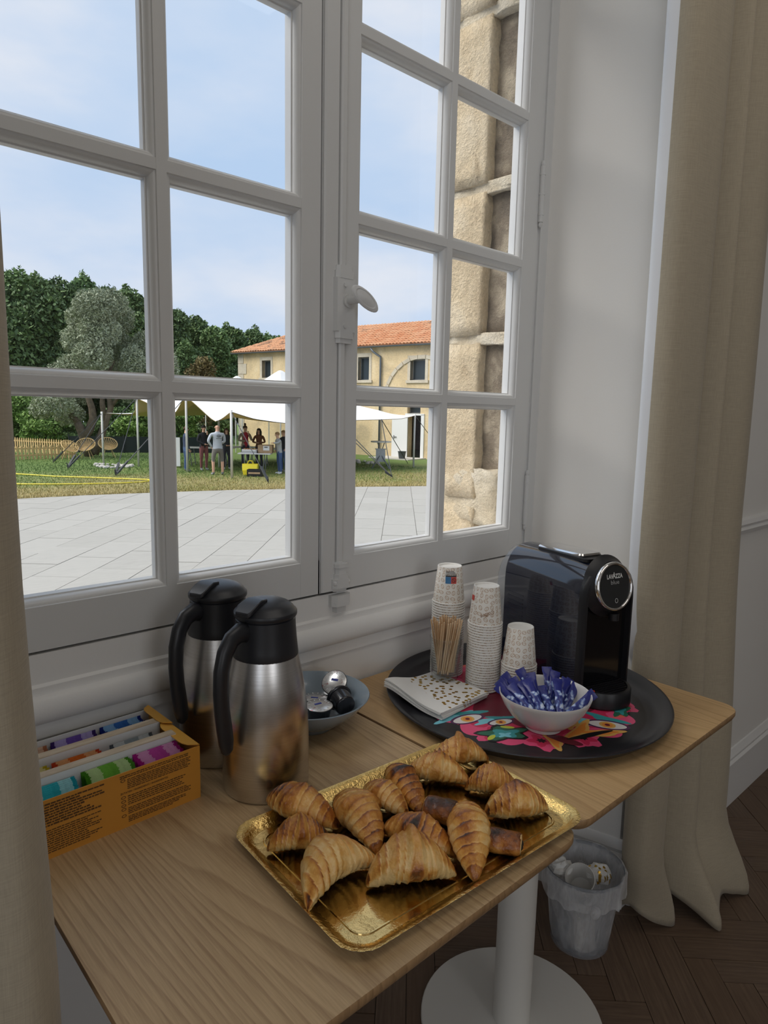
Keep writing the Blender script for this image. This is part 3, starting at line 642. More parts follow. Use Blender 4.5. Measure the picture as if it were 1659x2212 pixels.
# ================================================================== round tray
m_tray = plain('black_melamine', (.022, .022, .026), .28, bmp=.05, bscale=200, bdist=.0005, spec=.5)
TC = Vector((.210, -.296, ZT))
TR = tag(empty('round_tray', TC), 'large round black serving tray with a pink and red floral print', 'tray')
MB().lathe([(.226, .0), (.262, .0035), (.279, .0195), (.2815, .0215), (.2805, .0232), (.277, .0225), (.262, .0125), (.252, .0072), (.243, .0062), (.236, .0046), (.230, .0042), (.001, .0042)], 96).build('dish', m_tray, TR, 35)
def shape(mb, pts, z): mb.add([(x, y, z) for x, y in pts], [tuple(range(len(pts)))])
def petal_ring(rbase, amp, n, ph, r0=.0):      # scalloped closed outline
    return [((rbase+amp*abs(math.sin(n*a/2+ph)))*math.cos(a), (rbase+amp*abs(math.sin(n*a/2+ph)))*math.sin(a)) for a in [2*math.pi*i/180 for i in range(180)]]
def blob(cx, cy, rx, ry, rot, n=24, wob=.0, k=3):
    out = []
    for i in range(n):
        a = 2*math.pi*i/n; r = 1+wob*math.sin(k*a); x, y = rx*r*math.cos(a), ry*r*math.sin(a); c, s = math.cos(R(rot)), math.sin(R(rot)); out.append((cx+x*c-y*s, cy+x*s+y*c))
    return out
pr = lambda n, c: plain(n, c, .30, spec=.5)
inks = {'pink': (.80, .09, .22), 'rose': (.62, .03, .10), 'maroon': (.16, .012, .03), 'orange': (.86, .30, .05), 'amber': (.80, .46, .12), 'teal': (.05, .34, .36), 'sky': (.22, .62, .72), 'green': (.03, .15, .09), 'lime': (.55, .62, .06), 'white': (.80, .76, .74), 'black': (.012, .012, .014), 'plum': (.09, .02, .09), 'coral': (.82, .16, .12)}
prm = {k: pr('print_'+k, v) for k, v in inks.items()}
PZ = [.0043]
def pprint(col, polys):
    PZ[0] += .000014
    for p in polys:
        mb = MB(); shape(mb, p, PZ[0]); mb.build(col+'_print', prm[col], TR)
pprint('pink', [petal_ring(.190, .026, 18, .3)])
pprint('coral', [blob(.188*math.cos(R(a)), .188*math.sin(R(a)), .020, .007, a+60, wob=.2) for a in range(5, 365, 24)])
pprint('rose', [petal_ring(.158, .022, 12, .9)])
pprint('maroon', [petal_ring(.112, .026, 9, .2)])
def tp(x, y): p = onZ(x, y, ZT+.0044); d_ = Vector((p.x-TC.x, p.y-TC.y)); d_ = d_*min(1, .186/max(d_.length, 1e-6)); return (d_.x, d_.y)
flow = [tp(930, 1450), tp(1040, 1610), tp(1272, 1602), tp(1385, 1530), tp(1180, 1625), (-.06, .13), (.13, .06)]
pprint('pink', [blob(x, y, .034, .030, 17*i, wob=.22, k=5) for i, (x, y) in enumerate(flow)])
pprint('rose', [blob(x, y, .022, .019, 31*i, wob=.3, k=5) for i, (x, y) in enumerate(flow)])
pprint('black', [blob(x, y, .008, .007, 31*i, wob=.3, k=7) for i, (x, y) in enumerate(flow)])
for px_, py_, rt, sc in ((1010, 1553, -18, 1.0), (1082, 1560, -25, .75), (1312, 1566, -62, 1.1), (1420, 1500, -60, .8)):
    x, y = tp(px_, py_)
    pprint('sky', [blob(x-.014*sc, y+.022*sc, .044*sc, .013*sc, rt+8, wob=.25, k=4)]); pprint('teal', [blob(x+.020*sc, y+.014*sc, .036*sc, .011*sc, rt-14, wob=.3, k=3)])
    pprint('plum', [blob(x, y, .037*sc, .018*sc, rt, wob=.06, k=2)]); pprint('white', [blob(x, y, .031*sc, .0135*sc, rt, wob=.08, k=2)]); pprint('amber', [blob(x, y, .0135*sc, .012*sc, rt)]); pprint('orange', [blob(x, y, .009*sc, .008*sc, rt)]); pprint('maroon', [blob(x, y, .0044*sc, .0042*sc, rt)])
gx, gy = tp(1088, 1584); hx_, hy_ = tp(1345, 1535)
pprint('black', [blob(gx, gy, .046, .028, -30, wob=.25, k=5)]); pprint('green', [blob(gx, gy, .040, .022, -30, wob=.28, k=5), blob(hx_, hy_, .03, .016, 20, wob=.3, k=5)])
pprint('teal', [blob(gx, gy-.002, .026, .015, -30, wob=.3, k=4), blob(hx_, hy_, .018, .009, 30, wob=.3, k=4)])
pprint('sky', [blob(gx-.004, gy-.006, .012, .008, -20, wob=.35, k=4)])
pprint('lime', [blob(gx+.024, gy+.010, .013, .005, -50), blob(gx-.030, gy+.004, .012, .005, 10)])
for k_, (c_, wd) in enumerate((('amber', 1.0), ('orange', .6))):
    for (qx, qy), rr_, l_ in ((tp(1195, 1600), 60, .034), (tp(1250, 1578), 8, .050), (tp(1300, 1585), -40, .046), (tp(1232, 1560), 40, .030)): pprint(c_, [blob(qx, qy, l_*(1 if k_ == 0 else .7), .012*wd, rr_, wob=.25, k=3)])
qx, qy = tp(1225, 1605); pprint('maroon', [blob(qx, qy, .012, .030, 25, wob=.25, k=2)]); qx, qy = tp(1275, 1588); pprint('black', [blob(qx, qy, .046, .007, -24, wob=.3, k=2)])
# ================================================================== paper cups, nested upside down in three stacks
m, t, b, o = nodes('cup_paper_print')
uv = t.nodes.new('ShaderNodeUVMap'); uv.uv_map = 'UVMap'
vo = t.nodes.new('ShaderNodeTexVoronoi'); vo.feature = 'F1'; vo.voronoi_dimensions = '2D'; vo.inputs['Scale'].default_value = 82; vo.inputs['Randomness'].default_value = .30
t.links.new(uv.outputs[0], vo.inputs['Vector'])
sb = t.nodes.new('ShaderNodeVectorMath'); sb.operation = 'SUBTRACT'; t.links.new(uv.outputs[0], sb.inputs[0]); t.links.new(vo.outputs['Position'], sb.inputs[1])
rt = t.nodes.new('ShaderNodeVectorRotate'); rt.rotation_type = 'Z_AXIS'; t.links.new(sb.outputs[0], rt.inputs['Vector'])
sc_ = t.nodes.new('ShaderNodeSeparateColor'); t.links.new(vo.outputs['Color'], sc_.inputs[0]); t.links.new(math_(t, 'MULTIPLY', sc_.outputs[0], 3.14), rt.inputs['Angle'])
sx = t.nodes.new('ShaderNodeSeparateXYZ'); t.links.new(rt.outputs[0], sx.inputs[0])
ex = math_(t, 'MULTIPLY', sx.outputs[0], 1/.0052); ey = math_(t, 'MULTIPLY', sx.outputs[1], 1/.0038)
rr = math_(t, 'SQRT', math_(t, 'ADD', math_(t, 'MULTIPLY', ex, ex), math_(t, 'MULTIPLY', ey, ey)))
ring = math_(t, 'LESS_THAN', math_(t, 'ABSOLUTE', math_(t, 'SUBTRACT', rr, .84)), .15)
wav = math_(t, 'MULTIPLY', math_(t, 'SINE', math_(t, 'MULTIPLY', ex, 3.0)), .22)
line = math_(t, 'MULTIPLY', math_(t, 'LESS_THAN', math_(t, 'ABSOLUTE', math_(t, 'SUBTRACT', ey, wav)), .13), math_(t, 'LESS_THAN', rr, .85))
ms = math_(t, 'MAXIMUM', ring, line)
setc(t, b, mixc(t, math_(t, 'MULTIPLY', ms, .8), (.82, .79, .73), (.46, .30, .18))); b.inputs['Roughness'].default_value = .55; m_cup = m
m_cupwhite = plain('cup_paper', (.84, .82, .78), .6)
CUP_H, R_TOP, R_RIM = .080, .0262, .0352
def cup_mesh():
    mb = MB(); n = 40; prof = [(R_RIM-.0008, 0), (R_RIM+.0006, .0004), (R_RIM+.0012, .0018), (R_RIM+.0005, .0032), (R_RIM-.0010, .0034), (R_TOP, CUP_H-.0006), (R_TOP-.0006, CUP_H), (R_TOP-.0020, CUP_H-.0005), (R_TOP-.0026, CUP_H-.0040), (.0005, CUP_H-.0042)]
    inner = [(R_RIM-.0009, .0004), (R_RIM-.00125, .0034), (R_TOP-.00015+.0004, CUP_H-.0046), (.0005, CUP_H-.0046)]
    mb.lathe(prof, n, caps=(False, True)); k0 = len(mb.f); mb.lathe(inner, n, caps=(False, True))
    me = mb.mesh('paper_cup', [m_cup, m_cupwhite], 40)
    uvl = me.uv_layers.new(name='UVMap')
    for p in me.polygons:
        zs = [me.vertices[i].co.z for i in p.vertices]; 
        if p.index >= k0 or min(zs) >= CUP_H-.006 or max(zs) < .005: p.material_index = 1
        for li in p.loop_indices:
            co = me.vertices[me.loops[li].vertex_index].co; a = math.atan2(co.y, co.x)
            if a < 0 and p.center.x < 0 and p.center.y > 0: a += 2*math.pi
            if a > 3.1 and p.center.y < 0: a -= 2*math.pi
            uvl.data[li].uv = (a*.031, co.z)
    return me
cup_me = cup_mesh()
ZTR = ZT + .0052
def cup_stack(x, y, n, step, where, top_label, z0=ZTR):
    for i in range(n):
        o = link('paper_cup', cup_me, None, (x+random.uniform(-.00006, .00006), y+random.uniform(-.00006, .00006), z0+i*step)); o.rotation_euler = (0, 0, R(-120+random.uniform(-15, 15) + (0 if i == n-1 else 137*i)))
        tag(o, top_label if i == n-1 else f'paper cup nested in the {where}', 'cup', f'paper cups in the {where}')
    return o
def on_cone(o, a_mid, z_mid, mb2d, name, mat, flip=True, off=.0003):   # wraps a flat drawing (x right, y up) round the outside of a cup
    vs_ = []
    for x, y, _ in mb2d.v:
        z = z_mid + (-y if flip else y); r = R_RIM + (R_TOP-R_RIM)*(z/CUP_H) + off; a = a_mid + (-x if flip else x)/r; vs_.append((r*math.cos(a), r*math.sin(a), z))
    mb2d.v = vs_; return mb2d.build(name, mat, o)
def rect2(mb, x0, x1, y0, y1, n=6):
    for i in range(n):
        a, c = x0+(x1-x0)*i/n, x0+(x1-x0)*(i+1)/n; mb.add([(a, y0, 0), (c, y0, 0), (c, y1, 0), (a, y1, 0)], [(0, 1, 2, 3)])
    return mb
m_blue = plain('blue_label', (.05, .20, .42), .5); m_red = plain('red_label', (.62, .07, .05), .5); m_darkink = plain('black_ink', (.03, .03, .03), .6); m_brownink = plain('brown_print', (.30, .15, .06), .6)
S1, S2, S3 = (.187, -.103), (.183, -.209), (.2110, -.2785)
def face(o, x, y): return math.atan2(CAM[1]-y, CAM[0]-x) - o.rotation_euler.z
c1 = cup_stack(*S1, 31, .0054, 'tallest stack behind the stirrer glass', 'topmost paper cup of the tallest stack, with a red and blue notice')
a = face(c1, *S1)
on_cone(c1, a+.12, .054, rect2(MB(), -.012, 0, -.008, .0065), 'blue_notice', m_blue, False); on_cone(c1, a+.12, .054, rect2(MB(), 0, .012, -.008, .0065), 'red_notice', m_red, False)
lb = MB()
rect2(lb, -.012, .012, .0068, .0095)
for k in range(4): rect2(lb, -.012, .012 - .002*k, .0110+.0023*k, .0120+.0023*k)
tag(on_cone(c1, a+.12, .054, lb, 'notice_print', m_darkink, False), kind='stuff')
nr = MB(); X_ = .006
for k in range(16):
    a0, a1 = 2*math.pi*k/16, 2*math.pi*(k+1)/16
    nr.add([(X_+.0046*math.cos(a0), -.0008+.0046*math.sin(a0), 0), (X_+.0046*math.cos(a1), -.0008+.0046*math.sin(a1), 0), (X_+.0036*math.cos(a1), -.0008+.0036*math.sin(a1), 0), (X_+.0036*math.cos(a0), -.0008+.0036*math.sin(a0), 0)], [(0, 1, 2, 3)])
nr.add([(.0028, .0018, 0), (.0035, .0025, 0), (.0094, -.0034, 0), (.0087, -.0041, 0)], [(0, 1, 2, 3)]); on_cone(c1, a+.12, .054, nr, 'ban_symbol', m_darkink, False, .0005)
c2 = cup_stack(*S2, 27, .0054, 'middle stack between glass and coffee machine', 'topmost paper cup of the middle stack, the word Coffee upside down')
tm = text_mesh('Coffee', .0115, m_brownink, align='CENTER')
cf = MB(); cf.add([(v_.co.x + .18*v_.co.y, v_.co.y, 0) for v_ in tm.vertices], [tuple(p.vertices) for p in tm.polygons]); 
an = R(22); cf.v = [(x*math.cos(an)-y*math.sin(an), x*math.sin(an)+y*math.cos(an), 0) for x, y, _ in cf.v]
on_cone(c2, face(c2, *S2)+.10, .030, cf, 'coffee_lettering', m_brownink, True)
on_cone(c2, face(c2, *S2)-1.15, .056, rect2(MB(), -.006, .006, -.006, .0045), 'red_notice', m_red, False)
c3 = cup_stack(*S3, 13, .0054, 'shortest stack behind the white bowl', 'topmost paper cup of the shortest stack, next to the coffee machine')
tm = text_mesh('Coffee', .0115, m_brownink, align='CENTER'); cf = MB(); cf.add([(v_.co.x + .18*v_.co.y, v_.co.y, 0) for v_ in tm.vertices], [tuple(p.vertices) for p in tm.polygons])
on_cone(c3, face(c3, *S3)-1.25, .034, cf, 'coffee_lettering', m_brownink, True)
# ================================================================== napkins
m, t, b, o = nodes('napkin_with_gold_dots')
vo = t.nodes.new('ShaderNodeTexVoronoi'); vo.voronoi_dimensions = '2D'; vo.inputs['Scale'].default_value = 80; vo.inputs['Randomness'].default_value = .85
v = coords(t, 'Object'); t.links.new(v, vo.inputs['Vector'])
sp_ = t.nodes.new('ShaderNodeSeparateXYZ'); t.links.new(v, sp_.inputs[0])
area_ = math_(t, 'GREATER_THAN', math_(t, 'ADD', sp_.outputs[0], math_(t, 'MULTIPLY', sp_.outputs[1], -.25)), -.026)
keep = t.nodes.new('ShaderNodeSeparateColor'); t.links.new(vo.outputs['Color'], keep.inputs[0])
dot = math_(t, 'MULTIPLY', math_(t, 'LESS_THAN', vo.outputs['Distance'], .29), math_(t, 'MULTIPLY', area_, math_(t, 'GREATER_THAN', keep.outputs[1], .18)))
setc(t, b, mixc(t, dot, (.84, .83, .80), (.78, .50, .10))); t.links.new(dot, b.inputs['Metallic']); t.links.new(math_(t, 'SUBTRACT', .8, math_(t, 'MULTIPLY', dot, .5)), b.inputs['Roughness'])
bump(t, b, noise(t, coords(t, 'Object'), 300, 3, .6), .15, .001); m_napdot = m
m_nap = plain('white_tissue', (.84, .83, .80), .85, bmp=.25, bscale=250, bdist=.001)
NA, NB, NC, ND = [Vector((onZ(*p, ZT+.012).x, onZ(*p, ZT+.012).y, 0)) for p in ((838, 1468), (962, 1560), (1076, 1494), (952, 1432))]
nc = (NA+NB+NC+ND)/4; nc = Vector((nc.x, nc.y, 0)); e1 = ((NB-NA)+(NC-ND))/2; e2 = ((ND-NA)+(NC-NB))/2
n_ang = math.atan2(e2.y, e2.x); NS = (e1.length+e2.length)/2*.79; nc += Vector((-.034, -.014, 0))
zz = ZTR+.0002; ncount = 6; NG = 24
for i in range(ncount):
    top = i == ncount-1; o = tag(empty('paper_napkin', (nc.x+random.uniform(-.002, .002), nc.y+random.uniform(-.002, .002), zz), n_ang + R(random.uniform(-2.5, 2.5))), 'folded white paper napkin with gold dots, topmost of its pile' if top else 'folded white paper napkin lower in the pile under the stirrer glass', 'napkin', 'folded paper napkins')
    T = .0021
    def rise(x, y):        # the pile bends up where it runs over the tray's rim
        c_, s_ = math.cos(o.rotation_euler.z), math.sin(o.rotation_euler.z); r_ = math.hypot(o.location.x+x*c_-y*s_-TC.x, o.location.y+x*s_+y*c_-TC.y)
        return .0185*smoothstep(.222, .283, r_) + .004*smoothstep(.205, .25, r_)
    for l in range(2):
        ph = random.uniform(0, 6)
        def fn(u_, w_, l=l, ph=ph):
            x, y = (u_-.5)*NS, (w_-.5)*NS; ed = max(abs(u_-.5), abs(w_-.5))*2
            return (x*(1-.006*l), y*(1-.006*l), T*.5*l + .00022*math.sin(9*u_+ph)*math.sin(7*w_+ph)+.0004+rise(x, y))
        mb = MB(); mb.grid(fn, NG, NG); k = len(mb.v); mb.v += [(x, y, z+.0009) for x, y, z in mb.v]; mb.f = [tuple(reversed(f_)) for f_ in mb.f] + [tuple(q+k for q in f_) for f_ in mb.f]
        bd = [i_ for i_ in range(NG)] + [NG*j+NG-1 for j in range(1, NG)] + [NG*(NG-1)+i_ for i_ in range(NG-2, -1, -1)] + [NG*j for j in range(NG-2, 0, -1)]
        mb.f += [(bd[q], bd[(q+1) % len(bd)], bd[(q+1) % len(bd)]+k, bd[q]+k) for q in range(len(bd))]; mb.m = [0]*len(mb.f)
        mb.build('fold', m_napdot if l else m_nap, o, 40)
    zz += T+.0003
# ================================================================== fluted glass with wooden stirrers
m, t, b, o = nodes('drinking_glass'); setc(t, b, (.97, .98, .98)); b.inputs['Roughness'].default_value = .02; b.inputs['Transmission Weight'].default_value = 1; b.inputs['IOR'].default_value = 1.46; m_glass = m
GC = Vector((onZ(958, 1470, zz).x+.012, onZ(958, 1470, zz).y+.008, zz+.0004))
def fl(r, z, n=80, k=20, amp=.0009): return [((r+amp*math.cos(k*2*math.pi*i/n))*math.cos(2*math.pi*i/n), (r+amp*math.cos(k*2*math.pi*i/n))*math.sin(2*math.pi*i/n), z) for i in range(n)]
gl = loft([fl(.0245, 0, amp=.0003), fl(.0265, .002), fl(.0275, .012), fl(.0322, .076), fl(.0333, .086, amp=0), fl(.0337, .0905, amp=0), fl(.0330, .0918, amp=0), fl(.0322, .0905, amp=0), fl(.0305, .074, amp=0), fl(.0255, .013, amp=0), fl(.0225, .010, amp=0), fl(.004, .0095, amp=0)], cap=True, cap0=True)
tag(gl.build('stirrer_glass', glass_mat('tumbler_glass', (.97, .98, .98), .9), None, 50, GC), 'fluted drinking glass full of wooden stirrers standing on the napkins', 'glass')
m, t, b, o = nodes('birch_wood'); oi = t.nodes.new('ShaderNodeObjectInfo'); setc(t, b, mixc(t, oi.outputs['Random'], (.80, .60, .38), (.68, .45, .25))); b.inputs['Roughness'].default_value = .7; m_birch = m
st_me = MB().prism(rrect(.0052, .114, .0025, 4), 'z', -.0007, .0007).mesh('wooden_stirrer', m_birch)
rg = random.Random(3); cells = [(x_*.0060+(.003 if r_ % 2 else 0), (r_-7)*.0026) for r_ in range(15) for x_ in range(-3, 4)]
cells = sorted([c_ for c_ in cells if math.hypot(abs(c_[0])+.0026, c_[1]) < .0195], key=lambda c_: rg.random())[:40]; tw_ = R(32)
for i, (x, y) in enumerate(cells):
    p0 = Vector((x, y, .0112)); q_ = 1.42; p1 = Vector((q_*(x*math.cos(tw_)-y*math.sin(tw_)), q_*(x*math.sin(tw_)+y*math.cos(tw_)), .085))
    d = (p1-p0).normalized(); wx = Vector((math.cos(tw_*.5), math.sin(tw_*.5), 0)); wx = (wx-d*wx.dot(d)).normalized(); wz = wx.cross(d)
    q = Matrix(((wx.x, d.x, wz.x, 0), (wx.y, d.y, wz.y, 0), (wx.z, d.z, wz.z, 0), (0, 0, 0, 1)))
    o = link('wooden_stirrer', st_me); o.matrix_world = Matrix.Translation(GC+p0+d*(.0575+rg.uniform(0, .007))) @ q @ RZ(0); tag(o, 'thin flat wooden stirrer standing in the fluted glass', 'stirrer', 'wooden stirrers in the glass')
# ================================================================== white bowl with sugar sticks
m_cream_glaze = plain('off_white_glaze', (.74, .71, .68), .22, var=.03, spec=.5, coat=.3)
WB = Vector((.125, -.400, ZTR))
wb = MB().lathe([(.030, 0), (.033, .0006), (.0335, .0036), (.0315, .0050), (.046, .0125), (.062, .0265), (.074, .0440), (.0815, .0600), (.0835, .0665), (.0830, .0680), (.0815, .0672), (.0795, .0600), (.072, .0450), (.060, .0285), (.044, .0150), (.026, .0085), (.0005, .0072)], 64).build('sugar_bowl', m_cream_glaze, None, 60, WB); tag(wb, 'round off-white bowl full of blue sugar sticks on the black tray', 'bowl')
m, t, b, o = nodes('blue_sugar_wrapper'); v = coords(t, 'Object', (60, 42, 30)); f1 = noise(t, v, 1.6, 2, .4, .6)
oi = t.nodes.new('ShaderNodeObjectInfo'); sepx = t.nodes.new('ShaderNodeSeparateXYZ'); cc = t.nodes.new('ShaderNodeTexCoord'); t.links.new(cc.outputs['Object'], sepx.inputs[0])
pat = ramp(t, f1, [(.49, (.02, .03, .20)), (.54, (.20, .30, .62)), (.63, (.66, .74, .88))])
mid = math_(t, 'LESS_THAN', math_(t, 'ABSOLUTE', math_(t, 'ADD', sepx.outputs[1], math_(t, 'MULTIPLY', math_(t, 'SUBTRACT', oi.outputs['Random'], .2), .02))), .028)
setc(t, b, mixc(t, mid, (.018, .024, .19), pat)); b.inputs['Roughness'].default_value = .3; bump(t, b, noise(t, coords(t, 'Object'), 160, 2, .5), .3, .002); m_sugar = m
def stick_mesh():
    mb = MB(); n = 10; rows = []
    for y, w, h in ((-.049, .0096, .0003), (-.041, .0096, .0005), (-.036, .0082, .0030), (-.02, .0072, .0046), (.01, .0072, .0047), (.034, .0082, .0028), (.040, .0096, .0005), (.049, .0096, .0003)):
        rows.append([(w*math.cos(2*math.pi*k/n), y, h*math.sin(2*math.pi*k/n)) for k in range(n)])
    return loft(rows, mb, True, True)
su_me = stick_mesh().mesh('sugar_stick', m_sugar, 50)
rg = random.Random(12)
sticks = [(-62, 52, .012), (-48, 44, .006), (-40, 56, .018), (-30, 48, .003), (-24, 60, .016), (-14, 52, .0), (-8, 64, .022), (0, 50, .006), (6, 58, .016), (14, 48, .0), (18, 62, .022), (26, 54, .008), (36, 50, .0), (-55, 60, .022), (-35, 40, -.004), (3, 38, -.006), (22, 40, -.004), (-18, 38, -.008), (10, 70, .012)]
vd = Vector((BF[0], BF[1], 0)).normalized(); sd = Vector((vd.y, -vd.x, 0))
rods = []
for i, (lean, pitch, back) in enumerate(sticks):       # feet near the front of the bowl, heads fanned out against its far side
    lean += rg.uniform(-10, 10); pitch += rg.uniform(-8, 8); s_ = lean/60 + rg.uniform(-.2, .2); foot = sd*(s_*.026) - vd*(.030-back) + Vector((0, 0, .026+.002*(i % 6)))
    d = (vd*math.cos(R(pitch)) + sd*math.sin(R(lean))*.75 + Vector((0, 0, math.sin(R(pitch))*.85))).normalized(); rods.append([foot-d*.009, foot+d*.089])
d = (sd*.92 + vd*.10 + Vector((0, 0, .42))).normalized(); c_ = sd*.036 - vd*.014 + Vector((0, 0, .056)); rods.append([c_-d*.049, c_+d*.049])
def closest(p1, q1, p2, q2):
    d1, d2, r = q1-p1, q2-p2, p1-p2; a_, e_, f_ = d1.dot(d1), d2.dot(d2), d2.dot(r); c_, b_ = d1.dot(r), d1.dot(d2); dn = a_*e_-b_*b_
    s1 = min(1, max(0, (b_*f_-c_*e_)/dn)) if dn > 1e-12 else .5
    t1 = min(1, max(0, (b_*s1+f_)/e_)); s1 = min(1, max(0, (b_*t1-c_)/a_)); return s1, t1
def bowl_in(r): return .0085 if r < .026 else .0085+.0065*(r-.026)/.018 if r < .044 else .015+.0135*(r-.044)/.016 if r < .060 else .0285+.0165*(r-.060)/.012 if r < .072 else .045+.015*(r-.072)/.0075
NEED = .0126
for it in range(420):
    for i in range(len(rods)):
        for j in range(i):
            (p1, q1), (p2, q2) = rods[i], rods[j]; s1, t1 = closest(p1, q1, p2, q2); v_ = (p1+(q1-p1)*s1)-(p2+(q2-p2)*t1); L_ = v_.length
            if L_ < NEED:
                v_ = (v_/L_ if L_ > 1e-6 else Vector((rg.uniform(-1, 1), rg.uniform(-1, 1), .5)).normalized())*(NEED-L_)*.35
                rods[i] = [p1+v_*(1-s1), q1+v_*s1]; rods[j] = [p2-v_*(1-t1), q2-v_*t1]
    for k_, (p, q) in enumerate(rods):
        c_, d = (p+q)/2, (q-p).normalized(); p, q = c_-d*.049, c_+d*.049; sh = Vector((0, 0, 0)); tilt_ = [Vector((0, 0, 0)), Vector((0, 0, 0))]
        for w_ in (0, .12, .25, .4, .55, .7, .85):
            x_ = p.lerp(q, w_); r_ = math.hypot(x_.x, x_.y)
            if x_.z < .066 and r_ > 1e-6:
                lim = bowl_in(r_)+.0078
                if x_.z < lim: m_ = (lim-x_.z)*.5; u_ = Vector((-x_.x/r_*.6, -x_.y/r_*.6, .8))*m_; tilt_[0] += u_*(1-w_); tilt_[1] += u_*w_
        rods[k_] = [p+tilt_[0]*.5+Vector((0, 0, -.00012)), q+tilt_[1]*.5+Vector((0, 0, -.00012))]
for i, (p, q) in enumerate(rods):
    d = (q-p).normalized(); n_ = Vector((-BF[0], -BF[1], .35)); n_ = (n_-d*n_.dot(d)).normalized(); x_ = d.cross(n_); M_ = Matrix(((x_.x, d.x, n_.x, 0), (x_.y, d.y, n_.y, 0), (x_.z, d.z, n_.z, 0), (0, 0, 0, 1)))
    o = link('sugar_stick', su_me); o.matrix_world = Matrix.Translation(WB+(p+q)/2) @ M_
    tag(o, 'blue and white paper sugar stick fanned out in the bowl' if i < len(rods)-1 else 'blue sugar stick lying apart, pointing at the coffee machine', 'sugar stick', 'sugar sticks in the bowl')
# ================================================================== capsule coffee machine
m_shell = plain('gloss_midnight_shell', (.010, .013, .026), .07, spec=.6, coat=.8)
m_mblack = plain('matt_black_trim', (.012, .012, .014), .38)
m_gloss = plain('gloss_black_front', (.006, .006, .007), .12, spec=.5)
m_chrome = plain('chrome', (.80, .79, .78), .06, metal=1.0)
m_screen = plain('touch_panel', (.022, .023, .024), .25)
m_white_ink = plain('white_ink', (.72, .72, .70), .5)
m, t, b, o = nodes('smoky_tank'); setc(t, b, (.30, .32, .35)); b.inputs['Roughness'].default_value = .08; b.inputs['Alpha'].default_value = .38; m_tank = m
CM = tag(empty('coffee_machine', (.321, -.401, ZTR), R(-14)), 'glossy midnight black capsule coffee machine on the round tray', 'coffee machine')
HW, ZSD, ZTP = .066, .208, .287
def tun(w, zs, zt, zb, n=14, sh=2.4):      # tunnel-shaped section: straight sides and a rounded top
    out = [(w, zb)]
    out += [(w*abs(math.cos(math.pi*i/n))**(2/sh)*(1 if i <= n/2 else -1), zs+(zt-zs)*max(0, math.sin(math.pi*i/n))**(2/sh)) for i in range(n+1)]
    return out + [(-w, zb)]
def body(rows, mb=None):
    return loft([[(x, y, z) for x, z in tun(w, zs, zt, zb)] for y, w, zs, zt, zb in rows], mb, True, True)
shell = body([(.006, HW, ZSD-.004, ZTP-.006, .010), (.05, HW+.001, ZSD, ZTP-.002, .010), (.11, HW+.001, ZSD, ZTP, .010), (.18, HW+.001, ZSD, ZTP-.001, .010), (.235, HW, ZSD-.002, ZTP-.004, .010)])
shell.build('shell', m_shell, CM, 35)
tank = body([(.2355, HW-.001, ZSD-.002, ZTP-.004, .022), (.252, HW-.001, ZSD-.006, ZTP-.010, .022), (.266, HW-.004, ZSD-.018, ZTP-.026, .022), (.272, HW-.010, ZSD-.035, ZTP-.045, .024)]); tank.build('water_tank', m_tank, CM, 35)
trim = MB(); 
def arch(y, w, zt, zb=.010): return [(x, y, z) for x, z in tun(w, ZSD-(HW-w), zt, zb)]
def arch_band(rings): 
    n = len(rings[0]); return MB().add([p for r in rings for p in r], [(l*n+i, l*n+i+1, (l+1)*n+i+1, (l+1)*n+i) for l in range(len(rings)-1) for i in range(n-1)])
arch_band([arch(.006, HW+.002, ZTP-.003), arch(-.004, HW+.002, ZTP-.004), arch(-.010, HW-.001, ZTP-.007), arch(-.011, HW-.006, ZTP-.012), arch(.004, HW-.009, ZTP-.016)]).build('front_trim', m_mblack, CM, 40)
fp_ = MB(); fp_.add([(x*.88, .0, z) for x, z in tun(HW, ZSD, ZTP-.012, .03)], [tuple(range(17))]); fp_.build('front_panel', m_gloss, CM)
# brewing head: a barrel growing out of the front, with the chrome ring and touch panel
hd = Matrix.Translation((-.004, -.006, .2375)) @ RX(90) @ RX(-9)
MB().lathe([(.062, -.006), (.058, -.002), (.053, .004), (.0495, .010)], 40).xf(hd).build('brew_head', m_mblack, CM, 40)
MB().lathe([(.0470, .008), (.0485, .011), (.0483, .016), (.0460, .020), (.0435, .0200), (.0420, .0170), (.0417, .013)], 48, caps=(False, False)).xf(hd).build('chrome_ring', m_chrome, CM, True)
pn = MB().lathe([(.0422, .0140), (.0418, .0162), (.0005, .0164)], 48).xf(hd).build('touch_panel', m_screen, CM, 30)
def on_panel(me, u_, v_, name='logo', sx=1.0, sy=1.0):
    o = link(name, me, pn); o.matrix_world = CM.matrix_world @ Matrix.Identity(4); o.matrix_local = hd @ Matrix.Translation((u_, v_, .0168)) @ Matrix.Diagonal((sx, sy, 1, 1)); return o
bpy.context.view_layer.update()
on_panel(text_mesh('LAV', .0120, m_white_ink, align='RIGHT', bold=.00035), -.0030, .0160, 'logo_lettering', .80, 1.0); on_panel(text_mesh('A', .0170, m_white_ink, align='CENTER', bold=.0004), .0000, .0160, 'logo_lettering', .62, 1.0); on_panel(text_mesh('ZZA', .0120, m_white_ink, align='LEFT', bold=.00035), .0036, .0160, 'logo_lettering', .80, 1.0)
on_panel(text_mesh('blue', .0120, plain('grey_ink', (.38, .38, .38), .5), align='CENTER'), .0015, .0045, 'logo_lettering', 1.15, 1.0)
pw = MB()
